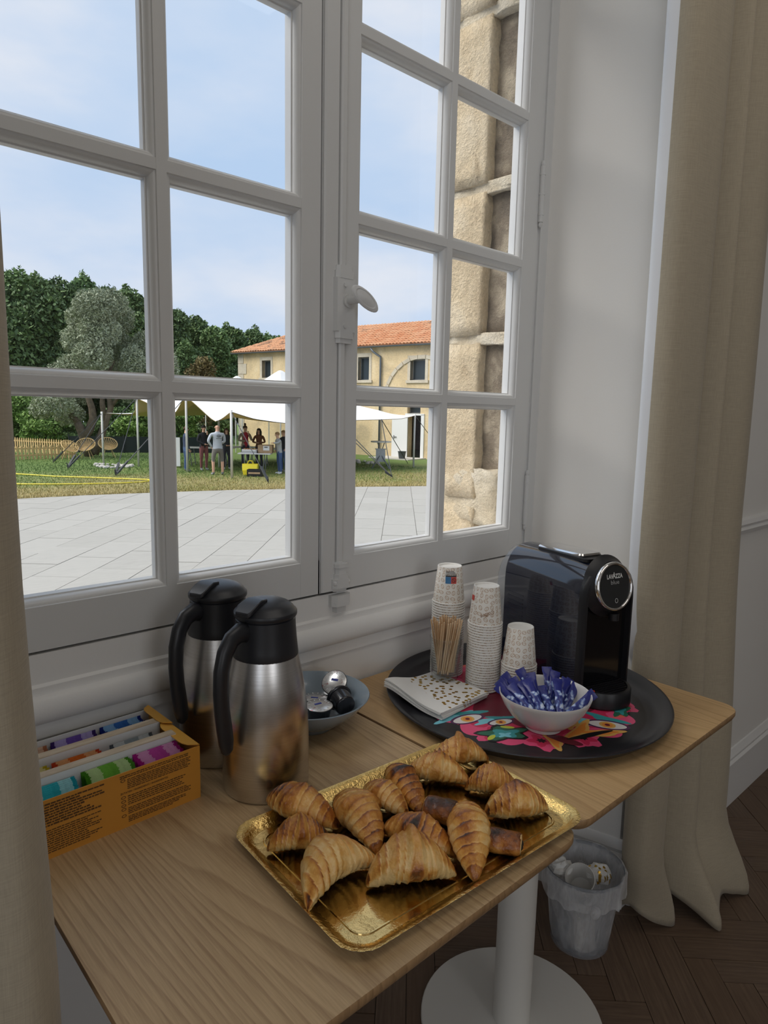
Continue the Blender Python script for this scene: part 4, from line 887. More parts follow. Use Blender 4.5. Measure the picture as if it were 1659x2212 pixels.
for k in range(20):
    a0, a1 = 2*math.pi*k/20, 2*math.pi*(k+1)/20; pw.add([(.0040*math.cos(a0), .0046*math.sin(a0), 0), (.0040*math.cos(a1), .0046*math.sin(a1), 0), (.0032*math.cos(a1), .0038*math.sin(a1), 0), (.0032*math.cos(a0), .0038*math.sin(a0), 0)], [(0, 1, 2, 3)])
on_panel(pw.mesh('power_symbol', m_white_ink), .003, -.028, 'power_symbol')
lv = loft([[(x, y, z) for x, y in rrect(w, l, .008, 4)] for w, l, z in ((.056, .130, ZTP-.006), (.058, .134, ZTP+.001), (.054, .130, ZTP+.0045), (.048, .124, ZTP+.0052))], None, True, True)
lv.xf(Matrix.Translation((0, .105, 0)) @ RX(-1.2)).build('lever', m_chrome, CM, 35)
MB().prism(rrect(.066, .150, .010, 4), 'z', ZTP-.008, ZTP-.0005).xf(Matrix.Translation((0, .100, 0))).build('lever_seat', m_mblack, CM, bevel=.001)
# cup bay, spout and drip tray
MB().lathe([(.057, .0), (.0595, .002), (.0595, .030), (.0575, .0335), (.052, .034), (.051, .0305), (.001, .0305)], 48).build('drip_tray', m_mblack, CM, 40)
gb = [MB().obox((0, y_, .0322), (math.sqrt(max(.0, .050**2-y_**2)), 0, 0), (0, .0016, 0), (0, 0, .0012)) for y_ in [-.044+.008*i for i in range(12)] if abs(y_) < .049]
for g_ in gb: g_.build('grille_bar', m_mblack, CM)
MB().box(-.055, .055, .004, .205, 0, .011).build('base', m_mblack, CM, bevel=.002)
MB().tube([(0, -.022, .172), (0, -.022, .186)], .010, 14).build('spout', m_mblack, CM, 40)
MB().tube([(-.052, -.030, .036), (-.052, -.030, .0375)], .004, 10).build('indicator', plain('red_plastic', (.5, .04, .02), .4), CM)
for i in range(14):
    MB().box(-HW-.0016, -HW+.001, .170, .222, .060+i*.009, .0635+i*.009).build('vent_slat', m_shell, CM)
# ================================================================== linen curtains
def linen(name, c, lum=.0):
    m, t, b, o = nodes(name); w1 = noise(t, coords(t, 'Object', (900, 900, 40)), 1.0, 2, .6); w2 = noise(t, coords(t, 'Object', (30, 30, 700)), 1.0, 2, .6); f = math_(t, 'MULTIPLY', math_(t, 'ADD', w1, w2), .5)
    setc(t, b, ramp(t, f, [(.3, tuple(x*.86 for x in c)), (.7, tuple(min(1, x*1.1) for x in c))])); b.inputs['Roughness'].default_value = .9; b.inputs['Specular IOR Level'].default_value = .15; b.inputs['Sheen Weight'].default_value = .12
    bump(t, b, f, .15, .001); return m
m_linen = linen('beige_linen', (.43, .37, .275)); m_lining = plain('white_lining', (.82, .83, .85), .8, bmp=.15, bscale=300, bdist=.001)
def spline(P, n):            # Catmull-Rom through 2-D points
    out = []
    for i in range(len(P)-1):
        p0, p1, p2, p3 = P[max(i-1, 0)], P[i], P[i+1], P[min(i+2, len(P)-1)]
        for k in range(n):
            t_ = k/n; out.append(tuple(.5*(2*p1[d]+(p2[d]-p0[d])*t_+(2*p0[d]-5*p1[d]+4*p2[d]-p3[d])*t_*t_+(3*p1[d]-p0[d]-3*p2[d]+p3[d])*t_**3) for d in range(2)))
    return out + [P[-1]]
def cloth(sections, n=8, nz=40, th=.003):   # sections: [(z, points)], bottom to top; every section has the same number of points
    zs = [s[0] for s in sections]; crv = [spline(s[1], n) for s in sections]; k = len(crv[0]); rows = []
    for j in range(nz+1):
        z = zs[0] + (zs[-1]-zs[0])*(j/nz)**1.35
        i = max(q for q in range(len(zs)) if zs[q] <= z+1e-9); i = min(i, len(zs)-2); u_ = (z-zs[i])/(zs[i+1]-zs[i]); u_ = u_*u_*(3-2*u_)
        rows.append([Vector((crv[i][q][0]*(1-u_)+crv[i+1][q][0]*u_, crv[i][q][1]*(1-u_)+crv[i+1][q][1]*u_, z)) for q in range(k)])
    return rows, k
def cloth_mesh(rows, k, th=.004):
    mb = MB(); mb.add([p for r in rows for p in r], [(j*k+i, j*k+i+1, (j+1)*k+i+1, (j+1)*k+i) for j in range(len(rows)-1) for i in range(k-1)])
    return mb
def thick(o, t_): md = o.modifiers.new('thickness', 'SOLIDIFY'); md.thickness = t_; md.offset = 0; return o
top = [(.585, -.318), (.548, -.345), (.560, -.382), (.620, -.398), (.690, -.392), (.730, -.302), (.739, -.302), (.775, -.392), (.800, -.380), (.822, -.302), (.833, -.302), (.905, -.385), (.975, -.390), (1.04, -.360), (1.06, -.318)]
mid = [(.600, -.320), (.560, -.345), (.565, -.385), (.620, -.402), (.690, -.396), (.733, -.302), (.743, -.302), (.790, -.398), (.818, -.388), (.846, -.302), (.858, -.302), (.940, -.392), (1.01, -.398), (1.07, -.362), (1.085, -.322)]
low = [(.640, -.322), (.615, -.345), (.620, -.385), (.660, -.402), (.710, -.390), (.742, -.305), (.754, -.305), (.800, -.410), (.840, -.420), (.870, -.370), (.900, -.385), (.965, -.430), (1.03, -.425), (1.09, -.375), (1.10, -.330)]
hem = [(.660, -.320), (.652, -.345), (.660, -.375), (.705, -.398), (.762, -.418), (.722, -.352), (.765, -.335), (.800, -.430), (.826, -.506), (.870, -.488), (.930, -.470), (.985, -.485), (1.045, -.500), (1.06, -.40), (1.07, -.330)]
rows, k = cloth([(.004, hem), (.24, low), (1.1, mid), (2.95, top)])
hz = [p[1] for p in spline([(0, .05), (0, .07), (0, .055), (0, .02), (0, .0), (0, .075), (0, .085), (0, .045), (0, .0), (0, .015), (0, .03), (0, .012), (0, .0), (0, .05), (0, .05)], 8)]
for j_, r_ in enumerate(rows):
    for i_, p in enumerate(r_): p.z += max(0, hz[i_])*max(0, 1-p.z/.24)
rt_ = empty('linen_curtain', (.85, -.36, 0)); tag(rt_, 'beige linen curtain with a white lining hanging beside the coffee machine table', 'curtain')
o = cloth_mesh(rows, k).xf(Matrix.Translation((-.85, .36, 0))).build('drape', m_linen, rt_, True); thick(o, .003)
lr, lk = cloth([(.05, [(.70, -.305), (.68, -.312), (.675, -.330), (.69, -.345)]), (.66, [(.67, -.308), (.645, -.316), (.638, -.334), (.645, -.350)]), (.80, [(.630, -.310), (.592, -.312), (.570, -.326), (.575, -.362)]), (1.1, [(.630, -.310), (.585, -.312), (.560, -.326), (.562, -.362)]), (2.95, [(.61, -.308), (.570, -.308), (.546, -.322), (.550, -.362)])])
o = cloth_mesh(lr, lk).xf(Matrix.Translation((-.85, .36, 0))).build('lining', m_lining, rt_, True); thick(o, .002)
L = [(-1.20, -.33), (-1.16, -.40), (-1.08, -.43), (-1.03, -.36), (-.985, -.36), (-.95, -.44), (-.90, -.46), (-.875, -.38), (-.845, -.37), (-.82, -.45), (-.775, -.475), (-.742, -.435), (-.745, -.37), (-.775, -.325)]
Lm = [(x+.002, y) for x, y in L]; Ll = [(x+.012*smoothstep(-1.0, -.74, x), y-.006) for x, y in L]; Lh = [(x+.018*smoothstep(-1.0, -.74, x), y-.02) for x, y in L]
rows, k = cloth([(.004, Lh), (.75, Ll), (1.2, Lm), (2.95, L)])
rt2 = empty('linen_curtain', (-.95, -.4, 0)); tag(rt2, 'beige linen curtain hanging beside the tea box', 'curtain')
o = cloth_mesh(rows, k).xf(Matrix.Translation((.95, .4, 0))).build('drape', m_linen, rt2, True); thick(o, .003)
for r_, x0, x1 in ((rt_, -.35, .30), (rt2, -.32, .30)):
    MB().tube([(x0, .0, 2.99), (x1, .0, 2.99)], .012, 12).build('rail', m_mblack, r_, 40)
    for q in range(5):
        a = 2*math.pi; pts = [(x0+.06+q*.13, .018*math.cos(a*i/12), 2.985+.022*math.sin(a*i/12)) for i in range(13)]; MB().tube(pts, .003, 6).build('ring', m_mblack, r_, 40)
# ================================================================== waste bin with a thin liner
m, t, b, o = nodes('frosted_plastic'); setc(t, b, (.52, .54, .58)); b.inputs['Roughness'].default_value = .35; b.inputs['Alpha'].default_value = .20; m_frost = m
m, t, b, o = nodes('thin_bag_film'); lw = t.nodes.new('ShaderNodeLayerWeight'); lw.inputs['Blend'].default_value = .35
setc(t, b, (.86, .86, .87)); b.inputs['Roughness'].default_value = .45; wr = noise(t, coords(t, 'Object', (1, 1, .4)), 34, 3, .6)
t.links.new(math_(t, 'ADD', .15, math_(t, 'ADD', math_(t, 'MULTIPLY', lw.outputs['Facing'], .35), math_(t, 'MULTIPLY', math_(t, 'POWER', wr, 3.0), 1.0))), b.inputs['Alpha']); bump(t, b, wr, .9, .012); m_film = m
NB_ = Vector((.536, -.276, 0))
bn = tag(empty('waste_bin', NB_), 'small translucent round waste bin lined with a clear plastic bag', 'bin')
MB().lathe([(.069, .002), (.071, .0), (.0935, .198), (.0955, .200), (.0955, .205), (.0925, .205), (.0915, .199), (.0695, .004), (.001, .004)], 48).build('bucket', m_frost, bn, 40)
MB().lathe([(.0950, .198), (.0975, .199), (.0975, .206), (.0950, .207)], 48, caps=(False, False)).build('rim', plain('grey_blue_rim', (.10, .12, .15), .35), bn, 40)
nz = vnoise(77); n = 56; rgs = []
for r, z, am in ((.066, .006, .004), (.074, .05, .006), (.083, .12, .006), (.090, .190, .003), (.0945, .206, .002), (.0985, .2085, .003), (.1005, .203, .004), (.0995, .180, .005), (.0985, .158, .008), (.099, .145, .010)):
    rgs.append([((r+am*nz(6*math.cos(2*math.pi*i/n), 6*math.sin(2*math.pi*i/n), 14*z))*math.cos(2*math.pi*i/n), (r+am*nz(6*math.cos(2*math.pi*i/n), 6*math.sin(2*math.pi*i/n), 14*z))*math.sin(2*math.pi*i/n), z+(.010*nz(9*i/n*6.28, 3, 1) if z < .2 and r > .096 else 0)) for i in range(n)])
loft(rgs, None, False, True).build('liner_bag', m_film, bn, True)
MB().ball((-.066, -.074, .150), .014, .012, .016, 12, 8).build('bag_knot', m_film, bn, True)
def bin_cup(loc, rx, rz, label): 
    o = link('used_cup', cup_me); o.matrix_world = Matrix.Translation(NB_+Vector(loc)) @ RZ(rz) @ RX(rx); tag(o, label, 'cup'); return o
cu_ = bin_cup((-.030, -.010, .190), 0, 0, 'used paper cup lying open-mouthed on top in the waste bin'); cu_.matrix_world = Matrix.Translation(NB_+Vector((-.030, -.008, .186))) @ axis(vh*.55+rh*.25-Vector((0, 0, .8)))
bin_cup((.023, .020, .098), 178, 140, 'used paper cup standing tilted low inside the waste bin'); bin_cup((-.023, -.018, .0125), 2, 60, 'used paper cup showing through the bin wall near its bottom')
def crumple(loc, s, label, seed, mat):
    nz = vnoise(seed); mb = MB(); mb.ball((0, 0, 0), s, s, s*.7, 14, 10); mb.v = [tuple(Vector(p)*(1+.38*nz(p[0]/s*3, p[1]/s*3, p[2]/s*3))) for p in mb.v]
    o = mb.build('crumpled_napkin', mat, None, False, NB_+Vector(loc)); tag(o, label, 'napkin')
crumple((.040, -.020, .172), .030, 'crumpled white napkin with gold dots in the waste bin', 3, m_napdot); crumple((-.020, .052, .178), .028, 'crumpled plain white napkin in the waste bin', 9, m_nap)
# ================================================================== outside: stone window jamb, terrace, lawn
def stone_mat(name, a, b_, c, sc=5, mort=0.0, bs=1.0):
    m, t, b, o = nodes(name); v = coords(t, 'Object'); n1 = noise(t, v, sc, 5, .6, .3); n2 = noise(t, v, sc*16, 4, .7)
    col = ramp(t, n1, [(.34, a), (.50, b_), (.66, c)]); setc(t, b, mixc(t, .35, col, ramp(t, n2, [(.3, tuple(x*.55 for x in b_)), (.7, tuple(min(1, x*1.3) for x in b_))])))
    b.inputs['Roughness'].default_value = .95; bump(t, b, math_(t, 'ADD', n1, math_(t, 'MULTIPLY', n2, .5)), bs, .02); return m
m_ashlar = stone_mat('weathered_limestone', (.50, .38, .24), (.72, .58, .39), (.82, .70, .52), 7)
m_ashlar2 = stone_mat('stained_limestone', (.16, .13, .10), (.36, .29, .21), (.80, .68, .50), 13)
m_mortar = stone_mat('rough_lime_mortar', (.66, .54, .37), (.78, .67, .50), (.86, .77, .62), 9)
m_lip = plain('outer_stone', (.50, .43, .33), .95, var=.2)
def rough_block(x0, x1, y0, y1, z0, z1, seed, mat, parent, name='stone_block', amp=.006):
    nz = vnoise(seed); mb = MB(); bm = bmesh.new(); bmesh.ops.create_cube(bm, size=1); bmesh.ops.subdivide_edges(bm, edges=bm.edges[:], cuts=9, use_grid_fill=True)
    c = Vector(((x0+x1)/2, (y0+y1)/2, (z0+z1)/2)); d = Vector((x1-x0, y1-y0, z1-z0))
    for v_ in bm.verts:
        p = Vector((v_.co.x*d.x, v_.co.y*d.y, v_.co.z*d.z)) + c; k = nz(p.x*30, p.y*30, p.z*30)*amp + nz(p.x*90, p.y*90, p.z*90)*amp*.5
        p += Vector((1, 1, .6))*k if v_.co.length > .7 else (v_.co.normalized())*k; v_.co = p
    me = bpy.data.meshes.new(name); bm.to_mesh(me); bm.free(); me.materials.append(mat); me.polygons.foreach_set('use_smooth', [True]*len(me.polygons)); return link(name, me, parent)
for sgn in (1, -1):
    jr = struct(MB().box(*( (.662, .80) if sgn > 0 else (-.95, -.802)), .06, .30, -.95, 3.14).build('wall_stone_jamb', m_mortar))
    fx = lambda x: x if sgn > 0 else -.135-x
    z = -.95; hs = [.45, .42, .40, .36, .38, .46, .40, .44, .42, .45]; i = 0
    while z < 2.95:
        h = hs[i % len(hs)]; a, b2 = sorted((fx(.604), fx(.80)))
        rough_block(a, b2, .186, .315+.006*(i % 3), z+.012, z+h-.012, 50+i, m_ashlar, jr)
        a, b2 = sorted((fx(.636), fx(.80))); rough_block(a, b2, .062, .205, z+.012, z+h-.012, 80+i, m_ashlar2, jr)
        a, b2 = sorted((fx(.612), fx(.79))); rough_block(a, b2, .080, .305, z+h-.016, z+h+.016, 20+i, m_mortar, jr, 'mortar_joint', .004)
        z += h; i += 1
    a, b2 = sorted((fx(.606), fx(.70))); rough_block(a, b2, .10, .312, 1.00, 1.16, 5, m_mortar, jr, 'mortar_patch', .010)
struct(MB().box(-6, -.95, .16, .31, -.95, 4.6).box(.80, 6.0, .16, .31, -.95, 4.6).box(-.95, .80, .16, .31, 3.15, 4.6).box(-.95, .80, .10, .305, -.95, .86).build('wall_outer', m_lip))
struct(MB().box(-.80, .66, .035, .36, .86, .905).build('sill', m_ashlar))
# terrace slabs, laid diagonally
m, t, b, o = nodes('pale_paving'); oi = t.nodes.new('ShaderNodeObjectInfo'); n1 = noise(t, coords(t, 'Object', (2, 9, 1)), 1.5, 5, .65); n2 = noise(t, coords(t, 'Object'), 26, 4, .7)
c1 = ramp(t, n1, [(.3, (.33, .315, .28)), (.7, (.41, .39, .35))]); c2 = mixc(t, math_(t, 'MULTIPLY', oi.outputs['Random'], .55), c1, (.44, .42, .38)); setc(t, b, mixc(t, math_(t, 'MULTIPLY', n2, .30), c2, (.29, .275, .24))); b.inputs['Roughness'].default_value = .75; bump(t, b, n2, .2, .01); m_slab = m
m_joint = plain('terrace_joint', (.12, .11, .09), .95)
edge_px = [(20, 1079), (47, 1077), (180, 1070), (330, 1064), (480, 1059), (625, 1056), (770, 1051.5), (925, 1050), (1010, 1050)]
EP = [G(*p) for p in edge_px]; EP = [EP[0]+(EP[0]-EP[2])*2.5] + EP + [EP[-1]+(EP[-1]-EP[-2])*3]
def edge_y(x):
    for p, q in zip(EP, EP[1:]):
        if p.x <= x <= q.x: return p.y+(q.y-p.y)*(x-p.x)/(q.x-p.x)
    return EP[0].y if x < EP[0].x else EP[-1].y
terr = MB(); pts = [(p.x, p.y) for p in EP] + [(EP[-1].x, .32), (EP[0].x, .32)]; terr.prism(pts, 'z', ZG-.10, ZG-.006)
terr_o = struct(terr.build('floor_terrace', m_joint))
ca, sa = math.cos(R(46)), math.sin(R(46)); SW, SL = .655, 1.22; ns = 0
def clip_poly(poly, inside, cross):
    out = []
    for p, q in zip(poly, poly[1:]+poly[:1]):
        if inside(p): out.append(p)
        if inside(p) != inside(q): out.append(cross(p, q))
    return out
far_slabs = MB()
cand = []
for r in range(-22, 30):
    for k in range(-3, 26):
        off = (r*.43) % 1.0*SL; u0, v0 = k*SL+off, r*SW-.205
        q = [(u0+.005, v0+.005), (u0+SL-.005, v0+.005), (u0+SL-.005, v0+SW-.005), (u0+.005, v0+SW-.005)]
        P = [(u_*ca+v_*sa, u_*sa-v_*ca) for u_, v_ in q][::-1]
        def ins(p): return p[1] < edge_y(p[0])
        def crs(p, q_):
            lo, hi = 0.0, 1.0; a_in = ins(p)
            for _ in range(24):
                md = (lo+hi)/2; pt = (p[0]+(q_[0]-p[0])*md, p[1]+(q_[1]-p[1])*md)
                if ins(pt) == a_in: lo = md
                else: hi = md
            return pt
        P = clip_poly(P, ins, crs)
        if len(P) < 3 or min(p[1] for p in P) < .33 or max(p[0] for p in P) > EP[-1].x or min(p[0] for p in P) < EP[0].x: continue
        c = (sum(p[0] for p in P)/len(P), sum(p[1] for p in P)/len(P)); d = Vector((c[0]-CAM[0], c[1]-CAM[1], ZG-CAM[2])); zc = d.dot(Vector(BF))
        xx = W/2 + FPX*d.dot(Vector(BR))/zc; yy = H/2 - FPX*d.dot(Vector(BU))/zc
        cand.append((0 if (-60 < xx < 1010 and yy < 1330) else 1, math.hypot(c[0], c[1]), P, c))
cand.sort(key=lambda a: (a[0], a[1]))
for i, (vis, dd, P, c) in enumerate(cand):
    if vis == 0 and i < 290:
        hgt = random.uniform(-.003, .002); MB().prism([(x-c[0], y-c[1]) for x, y in P], 'z', -.05, 0).build('paving_slab', m_slab, terr_o, False, (c[0], c[1], ZG+hgt))
    else: far_slabs.prism(P, 'z', ZG-.05, ZG)
tag(far_slabs.build('paving_beyond', m_slab, terr_o), kind='stuff')
# lawn
m, t, b, o = nodes('lawn_ground'); n1 = noise(t, coords(t, 'Object'), .55, 4, .6); n2 = noise(t, coords(t, 'Object'), 9, 5, .75); dry = noise(t, coords(t, 'Object', (1, 1.3, 1), (0, 0, 0), (4, 2, 0)), .28, 3, .6)
sepx = t.nodes.new('ShaderNodeSeparateXYZ'); t.links.new(coords(t, 'Object'), sepx.inputs[0])
near = math_(t, 'SUBTRACT', 1.0, math_(t, 'MULTIPLY', math_(t, 'SUBTRACT', math_(t, 'ADD', sepx.outputs[1], math_(t, 'MULTIPLY', sepx.outputs[0], .32)), 18.5), .13))
gcol = ramp(t, n2, [(.3, (.07, .12, .022)), (.7, (.17, .25, .055))]); dcol = ramp(t, n2, [(.3, (.24, .19, .075)), (.7, (.40, .32, .14))])
fdry = math_(t, 'MULTIPLY', math_(t, 'ADD', math_(t, 'MULTIPLY', near, .95), math_(t, 'MULTIPLY', math_(t, 'SUBTRACT', dry, .45), 1.6)), 1.0); cl = t.nodes.new('ShaderNodeClamp'); t.links.new(fdry, cl.inputs[0])
setc(t, b, mixc(t, cl.outputs[0], gcol, dcol)); b.inputs['Roughness'].default_value = .95; bump(t, b, n2, .8, .05); m_lawn = m
lw = MB(); pts = [(p.x, p.y) for p in EP] + [(EP[-1].x+40, EP[-1].y), (EP[-1].x+40, 90), (EP[0].x-40, 90), (EP[0].x-40, EP[0].y)]; lw.prism(pts, 'z', ZG-.3, ZG+.004)
struct(lw.build('ground_lawn', m_lawn))
m, t, b, o = nodes('grass_blades'); at = t.nodes.new('ShaderNodeAttribute'); at.attribute_name = 'tone'; setc(t, b, ramp(t, at.outputs['Fac'], [(0, (.05, .11, .018)), (.4, (.13, .23, .045)), (.7, (.30, .27, .08)), (1, (.46, .38, .17))])); b.inputs['Roughness'].default_value = .8; m_grass = m
rg = np.random.RandomState(2); NB2 = 70000; vx = rg.uniform(0, 1, NB2); vs_, fs, tn = [], [], []
for i in range(NB2):
    x = rg.uniform(1.0, 22.0); y = edge_y(x) + 18*rg.uniform(0, 1)**1.7 + .02
    if x > 15 and y > 24 or (x > 19.2 and y > 18.5): continue
    h = rg.uniform(.025, .075); a = rg.uniform(0, 6.28); w = .010+.004*rg.uniform(); lx, ly = rg.uniform(-.03, .03, 2); b0 = len(vs_)
    vs_ += [(x-w*math.cos(a), y-w*math.sin(a), ZG), (x+w*math.cos(a), y+w*math.sin(a), ZG), (x+lx, y+ly, ZG+h)]; fs.append((b0, b0+1, b0+2))
    dv = .80*(1-min(1, max(0, (y+.32*x-18.5)*.13)))+.25*math.sin(x*.9+1)*math.sin(y*.7)+rg.uniform(-.15, .25); tn += [min(1, max(0, dv+.15))]*3
me = bpy.data.meshes.new('grass'); me.from_pydata(vs_, [], fs); me.materials.append(m_grass); a_ = me.attributes.new('tone', 'FLOAT', 'POINT'); a_.data.foreach_set('value', tn); tag(link('grass', me), 'short patchy grass of the courtyard lawn, dry towards the terrace', 'grass', kind='stuff')
# ================================================================== foliage
def leaf_mat(name, dark, light, rough=.6):
    m, t, b, o = nodes(name); at = t.nodes.new('ShaderNodeAttribute'); at.attribute_name = 'tone'; setc(t, b, ramp(t, at.outputs['Fac'], [(0, dark), (1, light)])); b.inputs['Roughness'].default_value = rough; b.inputs['Specular IOR Level'].default_value = .3; return m
def leaves(clusters, n, size, seed, mat, name='crown', parent=None, org=(0, 0, 0), shell=.55, aspect=.5):
    """clusters: (centre, (rx, ry, rz)); n leaves in all, spread by volume, denser near the surface"""
    rg = np.random.RandomState(seed); wts = np.array([r[0]*r[1]*r[2] for _, r in clusters])**.67; wts /= wts.sum(); V, F, T = [], [], []
    cnt = rg.multinomial(n, wts)
    for (c, r), k in zip(clusters, cnt):
        c = np.array(c); d = rg.normal(size=(k, 3)); d /= np.linalg.norm(d, axis=1)[:, None]; rad = shell+(1.04-shell)*rg.uniform(0, 1, k)**.5; lump = 1+.16*np.sin(5*d[:, 0]+seed+c[0])*np.sin(4*d[:, 1]+c[1]*2)*np.sin(5*d[:, 2])
        P = c + d*rad[:, None]*lump[:, None]*np.array(r) - np.array(org); tone0 = rg.uniform(-.15, .15)
        a = rg.normal(size=(k, 3)) + d*.2; a /= np.linalg.norm(a, axis=1)[:, None]; b_ = np.cross(a, rg.normal(size=(k, 3))); b_ /= np.linalg.norm(b_, axis=1)[:, None]
        s = size*rg.uniform(.6, 1.3, k)[:, None]; a = a*s; b_ = b_*s*aspect
        V.append(np.stack([P-a, P-b_, P+a, P+b_], 1).reshape(-1, 3)); T.append(np.repeat(np.clip(.5+tone0+rg.uniform(-.35, .35, k), 0, 1), 4))
    V = np.concatenate(V).astype(np.float32); T = np.concatenate(T).astype(np.float32); nv = len(V); nf = nv//4
    me = bpy.data.meshes.new(name); me.vertices.add(nv); me.vertices.foreach_set('co', V.ravel()); me.loops.add(nv); me.loops.foreach_set('vertex_index', np.arange(nv, dtype=np.int32)); me.polygons.add(nf); me.polygons.foreach_set('loop_start', np.arange(0, nv, 4, dtype=np.int32)); me.polygons.foreach_set('loop_total', np.full(nf, 4, dtype=np.int32))
    me.update(); me.validate(); me.materials.append(mat); a_ = me.attributes.new('tone', 'FLOAT', 'POINT'); a_.data.foreach_set('value', T); return link(name, me, parent)
def at(x, dist, y=900):      # ground point on the sight line of photo column x, dist metres away
    d = ray(x, y); d = Vector((d[0], d[1], 0)).normalized(); return Vector((CAM[0]+d.x*dist, CAM[1]+d.y*dist, ZG))
def zof(x, y, dist): d = ray(x, y); return CAM[2] + d[2]*dist/math.hypot(d[0], d[1])
m_bark = plain('grey_bark', (.16, .12, .085), .95, var=.35, vscale=6, bmp=.8, bscale=14, bdist=.05)
m_leafD = leaf_mat('dark_oak_leaves', (.036, .070, .030), (.19, .275, .10)); m_leafM = leaf_mat('mid_green_leaves', (.050, .10, .036), (.24, .35, .125)); m_leafL = leaf_mat('light_green_leaves', (.06, .13, .025), (.27, .40, .10)); m_leafO = leaf_mat('olive_leaves', (.10, .125, .065), (.48, .52, .36)); m_leafB = leaf_mat('rusty_leaves', (.08, .06, .02), (.26, .20, .08))
def tree(x, ytop, dist, hw, mat, label, seed, n=5000, size=.30, ybase=None, name='tree', group=None, squash=.9, wide=1.0):
    g = at(x, dist); ht = zof(x, ytop, dist)-ZG; w = hw*wide*dist/FPX; rg = random.Random(seed)
    t_ = empty(name, g); tag(t_, label, 'tree', group)
    tk = MB().tube([(0, 0, -.1), (.1*rg.uniform(-1, 1), 0, ht*.3), (.3*rg.uniform(-1, 1), .2, ht*.7)], [w*.07+.06, w*.06+.05, .04], 8); tk.build('trunk', m_bark, t_, True)
    cl = []
    for i in range(13):
        f = i/12; zz = ht*(.22+.66*f); rr = w*squash*math.sin(math.pi*min(1, .22+.72*f))**.6; a = rg.uniform(0, 6.28); q = rg.uniform(.15, .6)*rr
        cl.append(((q*math.cos(a), q*math.sin(a), zz), (rr*rg.uniform(.45, .7), rr*rg.uniform(.45, .7), ht*rg.uniform(.10, .16))))
    cl.append(((0, 0, ht*.90), (w*.38, w*.38, ht*.10)))
    leaves(cl, n, size, seed, mat, 'crown', t_); return t_
fl_ = [(-25, 592, 47, 62, 0), (35, 588, 50, 60, 1), (88, 596, 46, 52, 0), (140, 604, 52, 52, 0), (192, 602, 55, 44, 1), (238, 622, 58, 46, 0), (285, 626, 50, 44, 0), (335, 645, 55, 46, 1), (385, 672, 53, 42, 0), (425, 684, 58, 42, 0), (465, 706, 56, 40, 1), (505, 708, 60, 38, 0), (548, 712, 63, 38, 0), (590, 726, 66, 36, 1), (640, 738, 68, 36, 0)]
tl = ['tall dark oak at the end of the picket fence', 'bushy green tree behind the picket fence', 'dark rounded tree rising behind the low picket fence', 'broad dark tree left of the olive crown', 'tall tree showing above the olive tree', 'dark tree hidden behind the olive crown', 'dark green tree right behind the olive tree', 'leafy tree between the olive and the rusty bush', 'dark tree rising above the guy-roped awning', 'rounded dark tree behind the rusty bush', 'mid-green tree behind the awning', 'dark tree beside the tiled building, farther back', 'dark tree touching the tiled roof outline', 'small far tree at the corner of the tiled roof', 'far tree behind the tiled roof']
for i, (x, yt, di, hw, k) in enumerate(fl_): tree(x, yt, di, hw, (m_leafD, m_leafM)[k], tl[i], 100+i, 24000, .155, wide=1.75, group='trees of the wood behind the lawn')
sh_ = [(30, 838, 42, 60, 2, 'light green shrub at the end of the picket fence'), (92, 872, 40, 46, 2, 'bright shrub behind the low picket fence'), (150, 892, 42, 40, 1, 'dark shrub behind the rattan chairs'), (255, 880, 42, 44, 1, 'green shrub behind the dark mesh fence'), (300, 872, 40, 40, 2, 'light shrub behind the first tent pole'), (350, 890, 41, 40, 1, 'low shrub behind the dark mesh fence, by the awning edge'), (395, 860, 42, 42, 2, 'light green shrub seen under the awning edge'), (440, 770, 46, 42, 3, 'rusty brown-green bush behind the awning'), (462, 885, 46, 32, 1, 'dark shrub seen under the awning'), (405, 735, 48, 36, 1, 'tall green bush beside the rusty bush'), (225, 905, 44, 60, 0, 'dark hedge in the wood edge behind the olive trunks'), (120, 905, 45, 60, 0, 'dark hedge in the wood edge behind the fence'), (320, 900, 45, 60, 0, 'dark hedge in the wood edge behind the mesh fence'), (420, 905, 46, 60, 0, 'dark hedge behind the group of people')]
for i, (x, yt, di, hw, k, lb) in enumerate(sh_): tree(x, yt, di, hw, (m_leafD, m_leafM, m_leafL, m_leafB)[k], lb, 200+i, 9000, .10, name='shrub', group='shrubs along the wood edge', squash=1.1)
# the old olive tree with its leaning stems
OD = 33.5
def op(x, y, dd=0.0): g = at(x, OD+dd); return Vector((g.x, g.y, zof(x, y, OD+dd)))
ol = at(196, OD); OT = tag(empty('olive_tree', ol), 'old grey-green olive tree with leaning stems behind the rattan chairs', 'tree')
def opl(*p): return op(*p)-ol
for pts, r0, r1 in (([(190, 985), (183, 955), (172, 925), (166, 912)], .24, .16), ([(178, 945), (192, 928), (201, 905), (199, 880), (190, 850), (185, 800)], .22, .10), ([(200, 980), (212, 955), (226, 915), (240, 880), (235, 840), (225, 790), (232, 740)], .20, .07), ([(226, 915), (222, 870), (228, 830), (250, 780)], .14, .06), ([(166, 912), (150, 890), (130, 870)], .16, .06), ([(185, 800), (195, 760), (220, 725)], .10, .05), ([(240, 880), (262, 850), (290, 820)], .10, .05)):
    n = len(pts); MB().tube([opl(*p) for p in pts], [r0+(r1-r0)*i/(n-1) for i in range(n)], 9).build('stem', m_bark, OT, True)
